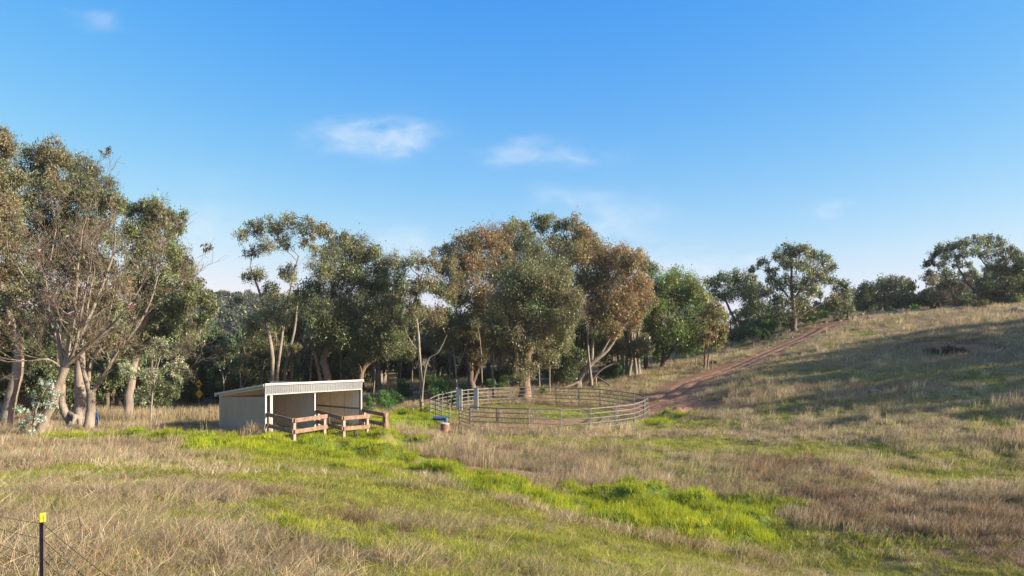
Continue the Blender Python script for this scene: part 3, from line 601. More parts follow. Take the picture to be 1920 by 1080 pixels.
def copy_tree(o, loc, rz=0, sc=1.0, label=None, cat=None, group=None, name=None):
    c = o.copy(); COL.objects.link(c); c.location = tuple(float(q) for q in loc); c.rotation_euler = (0, 0, rz); c.scale = (sc, sc, sc*random.uniform(.92, 1.08))
    if name: c.name = name
    tag(c, label, cat, group)
    for ch in o.children:
        d = ch.copy(); COL.objects.link(d); d.parent = c
    return c
BX = lambda C, f: tuple(tuple(q*f for q in c) for c in C)
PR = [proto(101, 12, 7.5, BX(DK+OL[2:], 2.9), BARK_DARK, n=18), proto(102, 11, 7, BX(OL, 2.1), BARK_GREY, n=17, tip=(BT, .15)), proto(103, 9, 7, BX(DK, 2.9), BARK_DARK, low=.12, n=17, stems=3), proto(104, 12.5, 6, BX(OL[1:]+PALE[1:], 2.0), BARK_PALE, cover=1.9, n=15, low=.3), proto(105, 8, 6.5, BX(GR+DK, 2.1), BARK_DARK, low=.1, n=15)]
GHB = 'gum trees of the shaded stand'
LBL = {0: 'dark gum', 1: 'dull olive gum', 2: 'low dark bushy gum', 3: 'pale-stemmed gum', 4: 'low green bushy tree'}
MARK = [(60, 'left of the leaning bare gum'), (180, 'behind the forked bare gum'), (290, 'behind the largest left gum'), (370, 'behind the drooping sapling'), (440, 'behind the yellow signs'), (520, 'behind the left end of the shed'), (600, 'behind the middle of the shed'), (690, 'behind the right end of the shed'), (770, 'right of the shed'), (850, 'behind the slender pale gum'), (930, 'behind the brown domed gum'), (1020, 'behind the thick-trunked gum'), (1110, 'behind the leaning pale-limbed gum'), (1180, 'right of the leaning pale-limbed gum'), (1260, 'behind the rust and olive gum'), (9999, 'behind the round bright tree')]
ROW = [(90, 'front row of the stand'), (105, 'second row of the stand'), (122, 'third row of the stand'), (999, 'rearmost row of the stand')]
def where(px, Y): return next(s for a, s in MARK if px < a)+', '+next(s for a, s in ROW if Y < a)
used = set()
def place(k, px, Y, sc, group=GHB, label=None):
    x = (px-CX)/F*Y; z = float(gz(x, Y))-.1
    lb = label or LBL[k]+' '+where(px, Y)
    if k not in used and group == GHB:
        used.add(k); o = PR[k]; o.location = (x, Y, z); o.rotation_euler = (0, 0, random.uniform(0, 6.28)); o.scale = (sc, sc, sc); tag(o, lb, 'tree', group); return o
    return copy_tree(PR[k], (x, Y, z), random.uniform(0, 6.28), sc, lb, 'tree', group)
def top_px(px):  # highest allowed outline of the background stand
    return np.interp(px, [-200, 0, 320, 350, 375, 460, 485, 505, 560, 640, 760, 800, 860, 1000, 1150, 1210, 1240, 1300, 1345], [400, 400, 430, 520, 612, 612, 580, 530, 500, 485, 515, 515, 480, 460, 490, 530, 560, 580, 650])
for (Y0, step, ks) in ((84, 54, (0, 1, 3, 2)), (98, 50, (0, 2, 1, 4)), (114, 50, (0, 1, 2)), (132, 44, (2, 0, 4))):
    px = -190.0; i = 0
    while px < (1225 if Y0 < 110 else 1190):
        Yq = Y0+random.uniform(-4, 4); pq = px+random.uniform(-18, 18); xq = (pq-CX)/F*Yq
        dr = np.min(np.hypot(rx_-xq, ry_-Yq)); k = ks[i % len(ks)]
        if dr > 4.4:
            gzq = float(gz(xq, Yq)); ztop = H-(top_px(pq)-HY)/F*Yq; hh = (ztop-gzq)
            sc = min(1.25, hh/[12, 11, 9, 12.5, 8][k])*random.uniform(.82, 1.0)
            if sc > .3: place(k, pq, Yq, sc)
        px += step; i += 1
for (px, Y, k, sc) in [(20,56,0,.9),(90,58,2,1.0),(200,60,0,.85),(270,62,2,.9),(285,64,4,.7),(-60,52,1,1.0),(140,64,1,1.0),(-20,66,0,1.1),(50,75,1,1.1),(235,76,0,1.0),(310,78,1,.9),(362,80,4,.75),(395,82,4,.6),(440,76,4,.65),(468,80,2,.6)]:
    place(k, px, Y, sc*.92, label=['dark gum','dull olive gum','low dark bushy gum','','low green tree'][k]+' '+next(s for a, s in MARK if px < a)+(', nearer than the road' if Y < 70 else ', beyond the road'))
for (px, Y, k, sc, lb) in [(445,83,4,.5,None)]: pass
slim = []
for i in range(3):
    rng = np.random.default_rng(500+i); h = 7.5+i; lean = rng.uniform(-.9, .9); b0 = np.zeros(3)
    tr = [([b0, np.array([lean*.2, .1, h*.35]), np.array([lean*.5, -.1, h*.65]), np.array([lean, 0, h*.92])], [.10, .085, .065, .03]), ([np.array([lean*.25, .1, h*.4]), np.array([lean*.2-.7, .3, h*.6]), np.array([lean*.2-1.3, .3, h*.8])], [.05, .04, .02])]
    cl = [(np.array([lean+rng.uniform(-1.4, 1.0), rng.uniform(-1, 1), h*rng.uniform(.62, .98)]), rng.uniform(.55, .9)) for _ in range(8)]
    slim.append(make_tree('slim_gum', 'x', 'tree', b0, tr, cl, BARK_PALE, L_=.22, cover=1.7, cols=BX(OL, 2.1), tip=(BT, .25), seed=500+i))
for i, (px, Y) in enumerate([(452,70),(488,75),(524,78),(548,73),(578,76),(640,80),(672,72),(700,78),(728,70),(752,80),(775,74),(815,72),(842,79),(858,70),(905,76),(925,70),(952,80),(1012,78),(1030,73),(1046,84),(1128,88),(1148,92),(1168,86),(338,86),(318,68),(420,74),(392,88)]):
    x = (px-CX)/F*Y; z = float(gz(x, Y))-.1; lb = 'slim pale-stemmed gum '+next(s for a, s in MARK if px < a)+(', nearer' if Y < 75 else ', farther'); sc = random.uniform(.75, 1.15)*(.75 if px < 470 else 1)
    if i < 3: o = slim[i]; o.location = (x, Y, z); o.rotation_euler = (0, 0, random.uniform(0, 6.28)); o.scale = (sc,)*3; tag(o, lb, 'tree', 'slim gums at the front of the stand')
    else: copy_tree(slim[i % 3], (x, Y, z), random.uniform(0, 6.28), sc, lb, 'tree', 'slim gums at the front of the stand')
# trees along the ridge behind the named ones
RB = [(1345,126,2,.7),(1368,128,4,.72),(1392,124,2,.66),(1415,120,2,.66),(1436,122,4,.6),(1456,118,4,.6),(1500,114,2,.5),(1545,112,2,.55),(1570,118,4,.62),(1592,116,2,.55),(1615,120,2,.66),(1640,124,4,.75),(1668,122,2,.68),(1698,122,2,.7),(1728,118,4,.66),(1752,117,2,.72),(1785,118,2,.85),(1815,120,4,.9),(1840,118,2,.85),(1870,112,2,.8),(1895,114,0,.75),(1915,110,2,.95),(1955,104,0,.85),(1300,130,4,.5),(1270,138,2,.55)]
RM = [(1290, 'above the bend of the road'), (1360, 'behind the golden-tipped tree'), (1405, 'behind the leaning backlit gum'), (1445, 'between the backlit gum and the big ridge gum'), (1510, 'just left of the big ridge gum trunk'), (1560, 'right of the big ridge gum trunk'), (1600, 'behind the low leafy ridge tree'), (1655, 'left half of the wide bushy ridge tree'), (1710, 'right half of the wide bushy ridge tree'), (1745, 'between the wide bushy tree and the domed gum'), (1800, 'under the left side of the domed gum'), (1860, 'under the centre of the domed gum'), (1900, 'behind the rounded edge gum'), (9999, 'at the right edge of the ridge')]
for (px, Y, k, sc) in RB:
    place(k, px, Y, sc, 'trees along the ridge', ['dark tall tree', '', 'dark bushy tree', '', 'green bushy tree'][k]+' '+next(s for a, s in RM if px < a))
# the ridge trees beyond the right edge, whose shade falls across the hill
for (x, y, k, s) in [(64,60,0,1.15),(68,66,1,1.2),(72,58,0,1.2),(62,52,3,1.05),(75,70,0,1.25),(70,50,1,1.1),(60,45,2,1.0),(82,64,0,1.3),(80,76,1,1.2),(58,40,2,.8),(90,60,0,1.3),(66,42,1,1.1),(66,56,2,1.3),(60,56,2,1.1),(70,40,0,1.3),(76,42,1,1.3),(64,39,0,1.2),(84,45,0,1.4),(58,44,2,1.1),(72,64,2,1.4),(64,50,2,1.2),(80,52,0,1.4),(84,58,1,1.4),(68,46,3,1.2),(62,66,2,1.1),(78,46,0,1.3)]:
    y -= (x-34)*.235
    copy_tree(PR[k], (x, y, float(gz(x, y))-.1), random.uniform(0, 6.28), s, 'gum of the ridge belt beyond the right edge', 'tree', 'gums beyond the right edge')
# ---- shrubs
def shrub(name, label, px, Y, rpx, cols, seed, L_=.14, n=7, group=None, wr=.2, cover=2.0, tall=.8):
    rng = np.random.default_rng(seed); b = pg(px, Y); r = rpx/F*Y; cl = []
    for i in range(n):
        a = rng.uniform(0, 6.28); q = r*math.sqrt(rng.random())*.7; cl.append((b+np.array([q*math.cos(a), q*math.sin(a), r*rng.uniform(.25, 1.25)*tall]), r*rng.uniform(.35, .5)))
    tr = [([b+rng.normal(0, .1, 3)*[1, 1, 0], b+(c-b)*.5, c], [.05, .035, .015]) for c, _ in cl[:4]]
    return make_tree(name, label, 'shrub', b, tr, cl, BARK_DARK, L_=L_, wr=wr, cover=cover, cols=cols, group=group, hang=-.3, seed=seed, mat_leaf=FINE)
WG = ((.08, .17, .04), (.10, .20, .05)); WD = ((.05, .10, .03), (.06, .115, .035))
for i, (px, Y, r, c, lb) in enumerate([(708,60,34,WG,'green wattle shrub against the right end of the shed'),(735,66,26,WD,'dark green wattle shrub behind the grass right of the shed'),(828,70,30,WG,'green wattle shrub behind the arched pen gate'),(760,74,30,WD,'dark wattle shrub between the shed and the slender pale gum'),
   (930,76,22,WG,'light green shrub left of the thick-trunked gum'),(945,80,26,WD,'dark shrub behind the light green one near the thick-trunked gum'),(1035,96,24,WG,'bright shrub on the far side of the road between two trunks'),(1020,74,10,WG,'small green shrub at the foot of the thick-trunked gum'),(1135,84,26,WD,'dark shrub to the right of the leaning gum'),(1178,88,30,WD,'dark shrub spreading below the rust and olive gum'),
   (1160,86,20,WG,'green shrub in the middle of the dark shrubs beside the road'),(1403,100,28,WD,'dark green wattle at the left foot of the ridge slope'),(1455,104,28,WG,'green wattle left of the big ridge gum'),(1527,101,24,((.10,.22,.03),(.12,.24,.04)),'bright yellow-green wattle glowing beside the big ridge gum'),(1430,98,22,WD,'dark wattle behind the track edge rocks'),
   (1478,103,20,WD,'dark wattle behind the trunk of the big ridge gum'),(1668,104,10,WD,'small round dark shrub on the ridge skyline'),(1715,104,11,WG,'small green shrub left of the ridge boulder'),(1840,92,16,((.12,.12,.04),),'low yellowish shrub on the hill crest'),(1905,95,12,WG,'low green shrub at the right of the hill crest'),
   (1338,82,8,((.10,.12,.04),),'small pale bush beside the golden-tipped tree'),(1790,60,26,((.10,.06,.035),(.08,.05,.03)),'dry rust-brown bramble patch on the shaded slope'),(1750,63,16,((.10,.06,.035),),'small rust-brown bramble left of the larger patch'),(850,66,18,WD,'dark shrub behind the pen rails under the pale gum'),(868,46,11,((.24,.19,.12),(.20,.15,.09)),'dry twiggy weed clump beside the rusty drum'),
   (845,45.5,9,((.24,.19,.12),),'dry weed clump in front of the blue drum'),(668,39.2,8,((.10,.16,.05),(.14,.16,.07)),'green weed growing against the lit rail fence'),(650,70,22,WG,'green wattle shrub rising just behind the right bay of the shed'),(560,72,20,WD,'dark shrub behind the middle of the shed roof'),(880,72,20,WG,'green shrub behind the sliding gates of the pen'),(805,78,26,WG,'green wattle behind the slender pale gum trunk'),(905,84,26,((.10,.11,.05),(.12,.11,.06)),'olive shrub left of the road behind the pen'),(970,98,30,((.11,.13,.05),),'olive shrub across the road behind the thick trunk'),
   (1085,100,28,((.12,.14,.05),),'sunlit shrub across the road behind the leaning gum'),(440,66,24,((.10,.12,.05),),'olive shrub across the road between the signs and the shed'),(400,90,34,((.12,.13,.05),(.09,.11,.04)),'large olive shrub beyond the yellow signs'),(210,58,20,((.09,.10,.05),),'dark olive shrub between the trunks of the left group'),
   (1545,106,18,WD,'dark shrub right of the bright ridge wattle'),(1445,112,26,WD,'dark shrub among the ridge trees above the track'),(1372,108,24,((.06,.09,.03),),'olive shrub at the foot of the leaning backlit gum')]):
    shrub('shrub', lb, px, Y, r, c, 200+i, L_=.0026*Y if Y > 50 else .10, tall=(.45 if 'bramble' in lb else .8))
# ---------------------------------------------------------------- built things
M_GREY = mat('grey_sheet', (.29, .25, .20), .55, noise=.07, nscale=1.2, stretch=(1, 1, .3)); M_GALV = mat('galvanised', (.22, .235, .25), .45, .3, noise=.12, nscale=6)
M_TRIM = mat('pale_trim', (.40, .405, .41), .5, noise=.06, nscale=3); M_LINING = mat('ply_lining', (.82, .70, .58), .7, noise=.12, nscale=2.2, bump=.1)
M_FRAME = mat('frame_steel', (.60, .60, .59), .45, .3, noise=.08); M_PIPE = mat('pipe_steel', (.17, .165, .155), .55, .35, noise=.2, nscale=4)
M_WOOD = mat('sleeper_red', (.13, .08, .055), .9, rgb2=(.31, .20, .145), nscale=5, bump=.4, stretch=(1, 1, 1)); M_WOODP = mat('post_weathered', (.22, .17, .14), .85, rgb2=(.40, .32, .27), nscale=3, bump=.4, stretch=(2, 2, .5))
M_BLUE = mat('blue_plastic', (.035, .085, .19), .55, noise=.2, nscale=3); M_RUST = mat('rusty_steel', (.16, .07, .045), .85, rgb2=(.30, .16, .12), nscale=8)
M_YEL = mat('yellow_plastic', (.80, .62, .03), .5, noise=.06); M_SIGN = mat('sign_yellow', (.72, .40, .01), .5, noise=.05); M_BLK = mat('black_paint', (.012, .012, .012), .6)
M_ROCK = mat('granite', (.12, .10, .08), .9, rgb2=(.25, .215, .175), nscale=2.5, bump=.7, bscale=8); M_WIRE = mat('fence_wire', (.06, .05, .045), .6, .4); M_PICK = mat('picket_steel', (.07, .05, .04), .75, noise=.3, nscale=9)
def corr(mb, a, b, z0a, z0b, z1a, z1b, out, pitch=.076, depth=.016, th=.004, ribs=False):
    """vertical corrugated sheet between plan points a and b"""
    a = np.array(a[:2]); b = np.array(b[:2]); ln = np.linalg.norm(b-a); d = (b-a)/ln; n = int(ln/pitch*4)
    t = np.linspace(0, ln, n+1); off = depth*np.sin(t/pitch*2*math.pi) if not ribs else depth*((t % (pitch*3)) < pitch*.5)
    nrm = np.array(out[:2])/np.linalg.norm(out[:2]); V = []
    for side in (0, 1):
        for k in range(n+1):
            q = a+d*t[k]+nrm*(off[k]-side*th); f = t[k]/ln
            V.append((q[0], q[1], z0a+(z0b-z0a)*f)); V.append((q[0], q[1], z1a+(z1b-z1a)*f))
    Fs = []; m = 2*(n+1)
    for k in range(n):
        i = 2*k; Fs.append((i, i+2, i+3, i+1)); j = m+i; Fs.append((j, j+1, j+3, j+2)); Fs.append((i+1, i+3, j+3, j+1)); Fs.append((i, j, j+2, i+2))
    Fs.append((0, 1, m+1, m)); e = 2*n; Fs.append((e, m+e, m+e+1, e+1))
    mb.add(V, Fs)
A = P(498, 812, 38.0); B = P(677, 799, 43.5); AC = np.array([-3.4, 2.05, 0]); C = P(412, 808, 40.05)
D = B+np.array([C[0]-A[0], C[1]-A[1], 0])
zt = {'A': P(498,720,38)[2], 'B': P(677,712.5,43.5)[2], 'C': P(412,737,40.05)[2]}; zt['D'] = zt['B']+zt['C']-zt['A']
dAB = unit((B-A)*[1, 1, 0]); nF = np.array([dAB[1], -dAB[0], 0]); dAC = unit((C-A)*[1, 1, 0])
shed = empty('horse_shed', A); tag(shed, 'grey open-fronted metal horse shelter with a corrugated fascia and two bays', 'shed')
gA, gB, gC, gD = [float(gz(q[0], q[1])) for q in (A, B, C, D)]
lw = MB(); corr(lw, A+dAC*.05, C, gA-.25, gC-.25, P(498,744.6,38)[2], P(412,743.8,40.05)[2], -dAB, .19, .012, ribs=True); lw.build('side_wall', M_GREY, shed)
rw = MB(); corr(rw, B+dAC*.06, D, gB-.2, gD-.2, zt['B']-.38, zt['D']-.12, dAB, .19, .012, ribs=True); rw.build('side_wall', M_GREY, shed)
li = MB(); q0 = B-dAB*.05+dAC*.1; q1 = D-dAB*.05-dAC*.1
for k in range(3):
    a_ = q0+(q1-q0)*(k/3+.004); b2 = q0+(q1-q0)*((k+1)/3-.004)
    for (f0, f1) in ((0, .44), (.452, 1)):
        za = gB+.12; ztop_ = zt['B']-.45; z0 = za+(ztop_-za)*f0; z1 = za+(ztop_-za)*f1
        li.bar([a_[0], a_[1], (z0+z1)/2], [b2[0], b2[1], (z0+z1)/2], .014, (z1-z0))
li.build('wall_lining', M_LINING, shed)
gr_ = MB()
for zz in (gB+1.12, zt['B']-.5): gr_.bar([q0[0]-dAB[0]*.03, q0[1]-dAB[1]*.03, zz], [q1[0]-dAB[0]*.03, q1[1]-dAB[1]*.03, zz], .05, .07)
gr_.build('wall_rail', M_PIPE, shed)
Mm = P(590, 800, 40.85); Mb = Mm+(C-A)*[1, 1, 0]; gM = float(gz(Mm[0], Mm[1])); fM = np.linalg.norm((Mm-A)[:2])/np.linalg.norm((B-A)[:2])
pw = MB(); corr(pw, Mm+dAC*.06, Mb, gM-.3, gM-.3, zt['A']-.50, zt['C']-.1, -dAB, .19, .012, ribs=True); pw.build('partition_wall', mat('grey_sheet_inner', (.52, .48, .42), .5, noise=.06), shed)
bw = MB(); corr(bw, C, D, gC-.25, gD-.3, zt['C']-.06, zt['D']-.06, -nF, .19, .012, ribs=True); bw.build('back_wall', M_GREY, shed)
ul = MB(); u0 = A+dAC*.08+dAB*.05; u1 = C-dAC*.08+dAB*.05
# roof slab: corrugated sheets running front to back, on purlins
rf = MB(); ov = .12; nR = 90
e0 = A-dAB*ov+nF*.06; e1 = B+dAB*ov+nF*.06; e2 = D+dAB*ov-nF*.15; e3 = C-dAB*ov-nF*.15
V = []
for sd2 in (0, 1):
    for k in range(nR*4+1):
        f = k/(nR*4); zf = zt['A']+(zt['B']-zt['A'])*f; zb = zt['C']+(zt['D']-zt['C'])*f; w_ = .014*math.sin(k*math.pi/2)
        p = e0+(e1-e0)*f; q = e3+(e2-e3)*f; V.append((p[0], p[1], zf-.035+w_-sd2*.012)); V.append((q[0], q[1], zb-.035+w_-sd2*.012))
m_ = 2*(nR*4+1); Fs = []
for k in range(nR*4):
    i = 2*k; Fs += [(i, i+1, i+3, i+2)[::-1], (m_+i, m_+i+1, m_+i+3, m_+i+2), (i, i+2, m_+i+2, m_+i), (i+1, m_+i+1, m_+i+3, i+3)]
rf.add(V, Fs); rf.build('roof', M_GALV, shed)
ba = MB(); z_ = lambda q, z: (q[0], q[1], z)
ba.bar(z_(e0+nF*.03, zt['A']-.02), z_(e1+nF*.03, zt['B']-.02), .10, .11); ba.build('front_capping', M_TRIM, shed)
ba = MB(); ba.bar(z_(e0-dAB*.03, zt['A']-.06), z_(e3-dAB*.03, zt['C']-.05), .06, .13); ba.bar(z_(e3-dAB*.035+nF*.06, zt['C']-.09), z_(e3-dAB*.035-nF*.08, zt['C']-.09), .09, .2); ba.build('barge_capping', mat('worn_trim', (.42, .39, .34), .6, noise=.12), shed)
ba = MB(); ba.bar(z_(e1+dAB*.03, zt['B']-.06), z_(e2+dAB*.03, zt['D']-.05), .06, .13); ba.build('barge_capping', M_TRIM, shed)
fa = MB(); corr(fa, A-dAB*.02+nF*.05, B+dAB*.02+nF*.05, zt['A']-.60, zt['B']-.58, zt['A']-.07, zt['B']-.07, nF, .12, .017); fa.build('fascia', M_GALV, shed)
fb = MB(); fb.bar(z_(A+nF*.02, zt['A']-.59), z_(B+nF*.02, zt['B']-.57), .05, .06); fb.bar(z_(e3+nF*.3, zt['C']-.14), z_(e2+nF*.3, zt['D']-.14), .06, .12)
for f in (.25, .5, .75):
    a_ = A+(C-A)*f; b2 = B+(D-B)*f; fb.bar(z_(a_, zt['A']+(zt['C']-zt['A'])*f-.12), z_(b2, zt['B']+(zt['D']-zt['B'])*f-.12), .05, .12)
for (a_, b2, za, zb) in ((A, C, 'A', 'C'), (B, D, 'B', 'D')): fb.bar(z_(a_+dAB*.03, zt[za]-.2), z_(b2+dAB*.03, zt[zb]-.13), .05, .08)
fb.build('roof_frame', M_FRAME, shed)
for (q, g_, zz) in ((A, gA, zt['A']-.07), (Mm, gM, zt['A']+(zt['B']-zt['A'])*fM-.08), (B, gB, zt['B']-.08), (C+dAB*.04, gC, zt['C']-.1), (D, gD, zt['D']-.1), (Mb, gM, zt['C']-.1)):
    p_ = MB(); p_.bar((q[0], q[1], g_-.4), (q[0], q[1], zz), .09, .09, up=nF); p_.build('post', M_TRIM, shed)
p_ = MB(); q = A+dAB*.42+dAC*.1; p_.bar((q[0], q[1], gA-.4), (q[0], q[1], zt['A']-.15), .15, .10, up=nF); p_.build('inner_post', M_TRIM, shed)
# upper ply strip seen through the gap above the left wall
us = MB(); us.bar(z_(Mm-dAB*.03+dAC*.12, zt['A']-.33), z_(Mb-dAB*.03-dAC*.1, zt['A']-.45), .012, .42); us.build('upper_lining', M_LINING, shed)
tr_ = MB(); q = A+dAB*1.2+dAC*1.2; 
for k in range(6): tr_.bar((q[0]+dAB[0]*k*.28, q[1]+dAB[1]*k*.28, gA+.02), (q[0]+dAB[0]*k*.28-nF[0]*.5, q[1]+dAB[1]*k*.28-nF[1]*.5, gA+.16), .07, .05)
# rail fences in front of the bays
def wing(label, p0, p1, p2, h=1.18, rails=(1.06, .46)):
    pts = [p for p in (p0, p1, p2) if p is not None]; gs = [float(gz(p[0], p[1])) for p in pts]
    o = empty('rail_fence', (pts[-1][0], pts[-1][1], gs[-1])); tag(o, label, 'fence', 'timber rail fences in front of the shed')
    for i, (p, g_) in enumerate(zip(pts, gs)):
        m = MB(); sz = .26 if (p2 is None and i == len(pts)-1) else .17
        m.bar((p[0], p[1], g_-.4), (p[0], p[1], g_+h-(.02 if i else .08)), sz, sz, up=dAB); m.build('post', M_WOODP if sz < .2 else M_WOOD, o, bevel=.012)
    for i in range(len(pts)-1):
        a, b = pts[i], pts[i+1]; d = unit((b-a)*[1, 1, 0]); nn = np.array([d[1], -d[0], 0]);
        if nn[1] > 0: nn = -nn
        for rz_ in rails:
            m = MB(); m.bar((a[0]-d[0]*.09+nn[0]*.125, a[1]-d[1]*.09+nn[1]*.125, gs[i]+rz_), (b[0]+d[0]*.1+nn[0]*.125, b[1]+d[1]*.1+nn[1]*.125, gs[i+1]+rz_), .065, .22); m.build('rail', M_WOOD, o, bevel=.008)
    return o
wing('two-rail timber fence wing at the left corner of the shed', P(505,812,38.1), P(551,824,36.5), P(608,814,38.8))
wing('timber rail fence wing before the middle post of the shed', P(597,804,41.0), P(644,817,38.9), P(688,812,40.3))
wing('short timber rail fence ending in a thick square post, right of the shed', P(683,803,43.4), P(723,811,41.4), None)
def pipe_gate(label, a, b, h=1.05, n=5):
    ga, gb = float(gz(a[0], a[1])), float(gz(b[0], b[1])); o = empty('pipe_gate', (a[0], a[1], ga)); tag(o, label, 'gate')
    f = MB()
    for k in range(n):
        z = .16+(h-.16)*k/(n-1); f.tube([(a[0], a[1], ga+z), (b[0], b[1], gb+z)], .017 if 0 < k < n-1 else .024, 6)
    f.build('gate_bars', M_PIPE, o)
    for p, g_ in ((a, ga), (b, gb)):
        s = MB(); s.tube([(p[0], p[1], g_+.12), (p[0], p[1], g_+h)], .024, 8); s.build('gate_stile', M_PIPE, o)
pipe_gate('thin grey pipe gate between the first two timber fence wings', P(618,808,40.4), P(641,815,39.1)); pipe_gate('thin grey pipe gate beside the thick square timber post', P(697,806,42.6), P(719,810,41.6))
# round pen
pen = empty('round_pen', (2.2, 58, float(gz(2.2, 58)))); tag(pen, 'round steel-rail horse pen with an arched gateway at its left end', 'horse pen')
NP = 25; rp_ = 9.15; pp = []
for k in range(NP):
    a = 2*math.pi*(k+.3)/NP; x = 2.2+rp_*math.cos(a); y = 58+rp_*math.sin(a); pp.append((x, y, float(gz(x, y))))
ph = 1.72
gate_k = max(range(NP), key=lambda k: (pp[k][0]-(-4.6))**2*-1+(-(pp[k][1]-51.4)**2))
for k in range(NP):
    x, y, z = pp[k]; m = MB(); dn = unit(np.array([x-2.2, y-58, 0])); tn = np.array([-dn[1], dn[0], 0])
    for s in (-.055, .055): m.tube([(x+tn[0]*s, y+tn[1]*s, z-.25), (x+tn[0]*s, y+tn[1]*s, z+ph)], .032, 8)
    m.build('post', M_PIPE, pen)
    if k == gate_k: continue
    x2, y2, z2 = pp[(k+1) % NP]; m = MB()
    for j in range(5):
        h_ = .28+(ph-.34)*j/4; m.bar((x, y, z+h_), (x2, y2, z2+h_), .045, .075 if j == 4 else .055)
    m.build('rail_panel', M_PIPE if j else M_PIPE, pen)
def up_(q, z): return (q[0], q[1], q[2]+z)
g0 = np.array(pp[gate_k]); g1 = np.array(pp[(gate_k+1) % NP]); gd_ = unit((g1-g0)*[1, 1, 0])
ar = MB(); a0 = pg(829.5, 51.5); a1 = pg(861.5, 50.6)
ar.tube([a0-[0, 0, .2], up_(a0, 2.62)], .045, 8); ar.tube([a1-[0, 0, .2], up_(a1, 2.45)], .045, 8)
ar.tube([up_(a0, 2.5), up_(a1, 2.38)], .026, 8); ar.tube([up_(a0, 2.2), up_(a0+(a1-a0)*.16, 2.47)], .022, 6); ar.tube([up_(a1, 2.0), up_(a1+(a0-a1)*.2, 2.4)], .022, 6)
ar.build('gate_arch', M_PIPE, pen)
gl_ = MB(); h0 = a1; h1 = pg(882, 49.6)
for j in range(6): gl_.tube([up_(h0, .35+.25*j), up_(h1, .3+.25*j)], .024, 6)
gl_.tube([up_(h1, .2), up_(h1, 1.62)], .026, 6); gl_.build('gate_leaf', M_PIPE, pen)
for (pa, pb, Ya, hh, nm) in ((856,866,62.0,1.9,'slide_gate'),(889,896,62.5,2.0,'slide_gate')):
    q0_ = pg(pa, Ya); q1_ = pg(pb, Ya-.3); s = MB(); s.bar(up_(q0_, hh/2+.1), up_(q1_, hh/2+.1), .02, hh); s.tube([up_(q0_, 0), up_(q0_, hh+.2)], .04, 8); s.tube([up_(q1_, 0), up_(q1_, hh+.1)], .04, 8); s.build(nm, M_TRIM, pen)
# drums
def drum(name, label, c, r, h, axis, m_, cat, rim=None):
    o = empty(name, c); tag(o, label, cat); d = MB()
    d.lathe(c, [(r*.9, 0), (r, .03), (r, h*.3), (r*1.04, h*.32), (r*1.04, h*.35), (r, h*.37), (r, h*.64), (r*1.04, h*.66), (r*1.04, h*.69), (r, h*.71), (r, h-.04), (r*.93, h)], 20, axis); d.build('drum_body', m_, o, smooth=False)
    ax = np.array(axis, float); ax /= np.linalg.norm(ax); d = MB(); d.lathe(np.array(c)+ax*h, [(r*1.0, -.02), (r*1.03, .0), (r*1.03, .03), (r*.98, .035)], 20, axis); d.build('rim', rim or m_, o)
c = pg(836, 48.9); drum('plastic_drum', 'upright blue plastic drum inside the arch of the pen gate', c, .14, .95, (0, 0, 1), M_BLUE, 'drum')
c = pg(812.5, 49.6)+[0, 0, .78]; drum('plastic_drum', 'blue plastic drum lying on its side left of the upright one', c, .165, .8, (1, -.15, -.02), M_BLUE, 'drum')
c = pg(833.5, 45.5); drum('rusty_drum', 'short rusty steel drum with a pale rim in the dry weeds below the pen', c+[0,0,.12], .29, .68, (0.05, 0, 1), M_RUST, 'drum', M_TRIM)
# warning signs on the road side
sp_ = pg(373, 76); sg = empty('road_sign', sp_); tag(sg, 'two yellow diamond warning signs on one post, truck symbol above a worded plate', 'road sign')
m = MB(); m.tube([sp_-[0, 0, .3], [sp_[0], sp_[1], P(373,712,76)[2]]], .05, 8); m.build('post', M_GALV, sg)
def dia(cx, cyp, half, nm):
    c = P(cx, cyp, 75.9); h = half; m = MB(); V = [(c[0]+h, c[1], c[2]), (c[0], c[1], c[2]+h*1.18), (c[0]-h, c[1], c[2]), (c[0], c[1], c[2]-h*1.18)]; V2 = [(x, y+.03, z) for x, y, z in V]
    m.add(V+V2, [(0, 1, 2, 3), (7, 6, 5, 4), (0, 4, 5, 1), (1, 5, 6, 2), (2, 6, 7, 3), (3, 7, 4, 0)]); m.build(nm, M_SIGN, sg); return c
c = dia(372.5, 720, .40, 'symbol_plate'); m = MB(); q = c+[0, -.018, 0]
m.bar(q+[-.24, 0, .02], q+[.09, 0, .02], .012, .15); m.bar(q+[.10, 0, .0], q+[.22, 0, .0], .012, .11); m.bar(q+[-.24, 0, -.07], q+[.24, 0, -.07], .012, .04)
for dx_ in (-.17, .16): m.lathe(q+[dx_, .006, -.09], [(.045, 0), (.045, .012)], 12, (0, -1, 0))
m.build('truck_symbol', M_BLK, sg)
c = dia(373.5, 738.5, .43, 'worded_plate')
for txt, dz in (('TRUCKS', .03), ('TURNING', -.13)):
    cu = bpy.data.curves.new('lettering', 'FONT'); cu.body = txt; cu.size = .15; cu.align_x = 'CENTER'; cu.extrude = .002; cu.resolution_u = 2
    tmp = bpy.data.objects.new('lettering', cu); COL.objects.link(tmp); bpy.context.view_layer.update(); me_ = bpy.data.meshes.new_from_object(tmp.evaluated_get(bpy.context.evaluated_depsgraph_get())); bpy.data.objects.remove(tmp); bpy.data.curves.remove(cu)
    me_.materials.clear(); me_.materials.append(M_BLK); to = bpy.data.objects.new('lettering', me_); COL.objects.link(to); to.rotation_euler = (R(90), 0, 0); to.parent = sg; to.location = tuple(c+[0, -.006, dz]-sp_)
sp2 = pg(1131, 93); sg2 = empty('road_sign', sp2); tag(sg2, 'yellow warning sign half hidden in foliage behind the leaning gum', 'road sign')
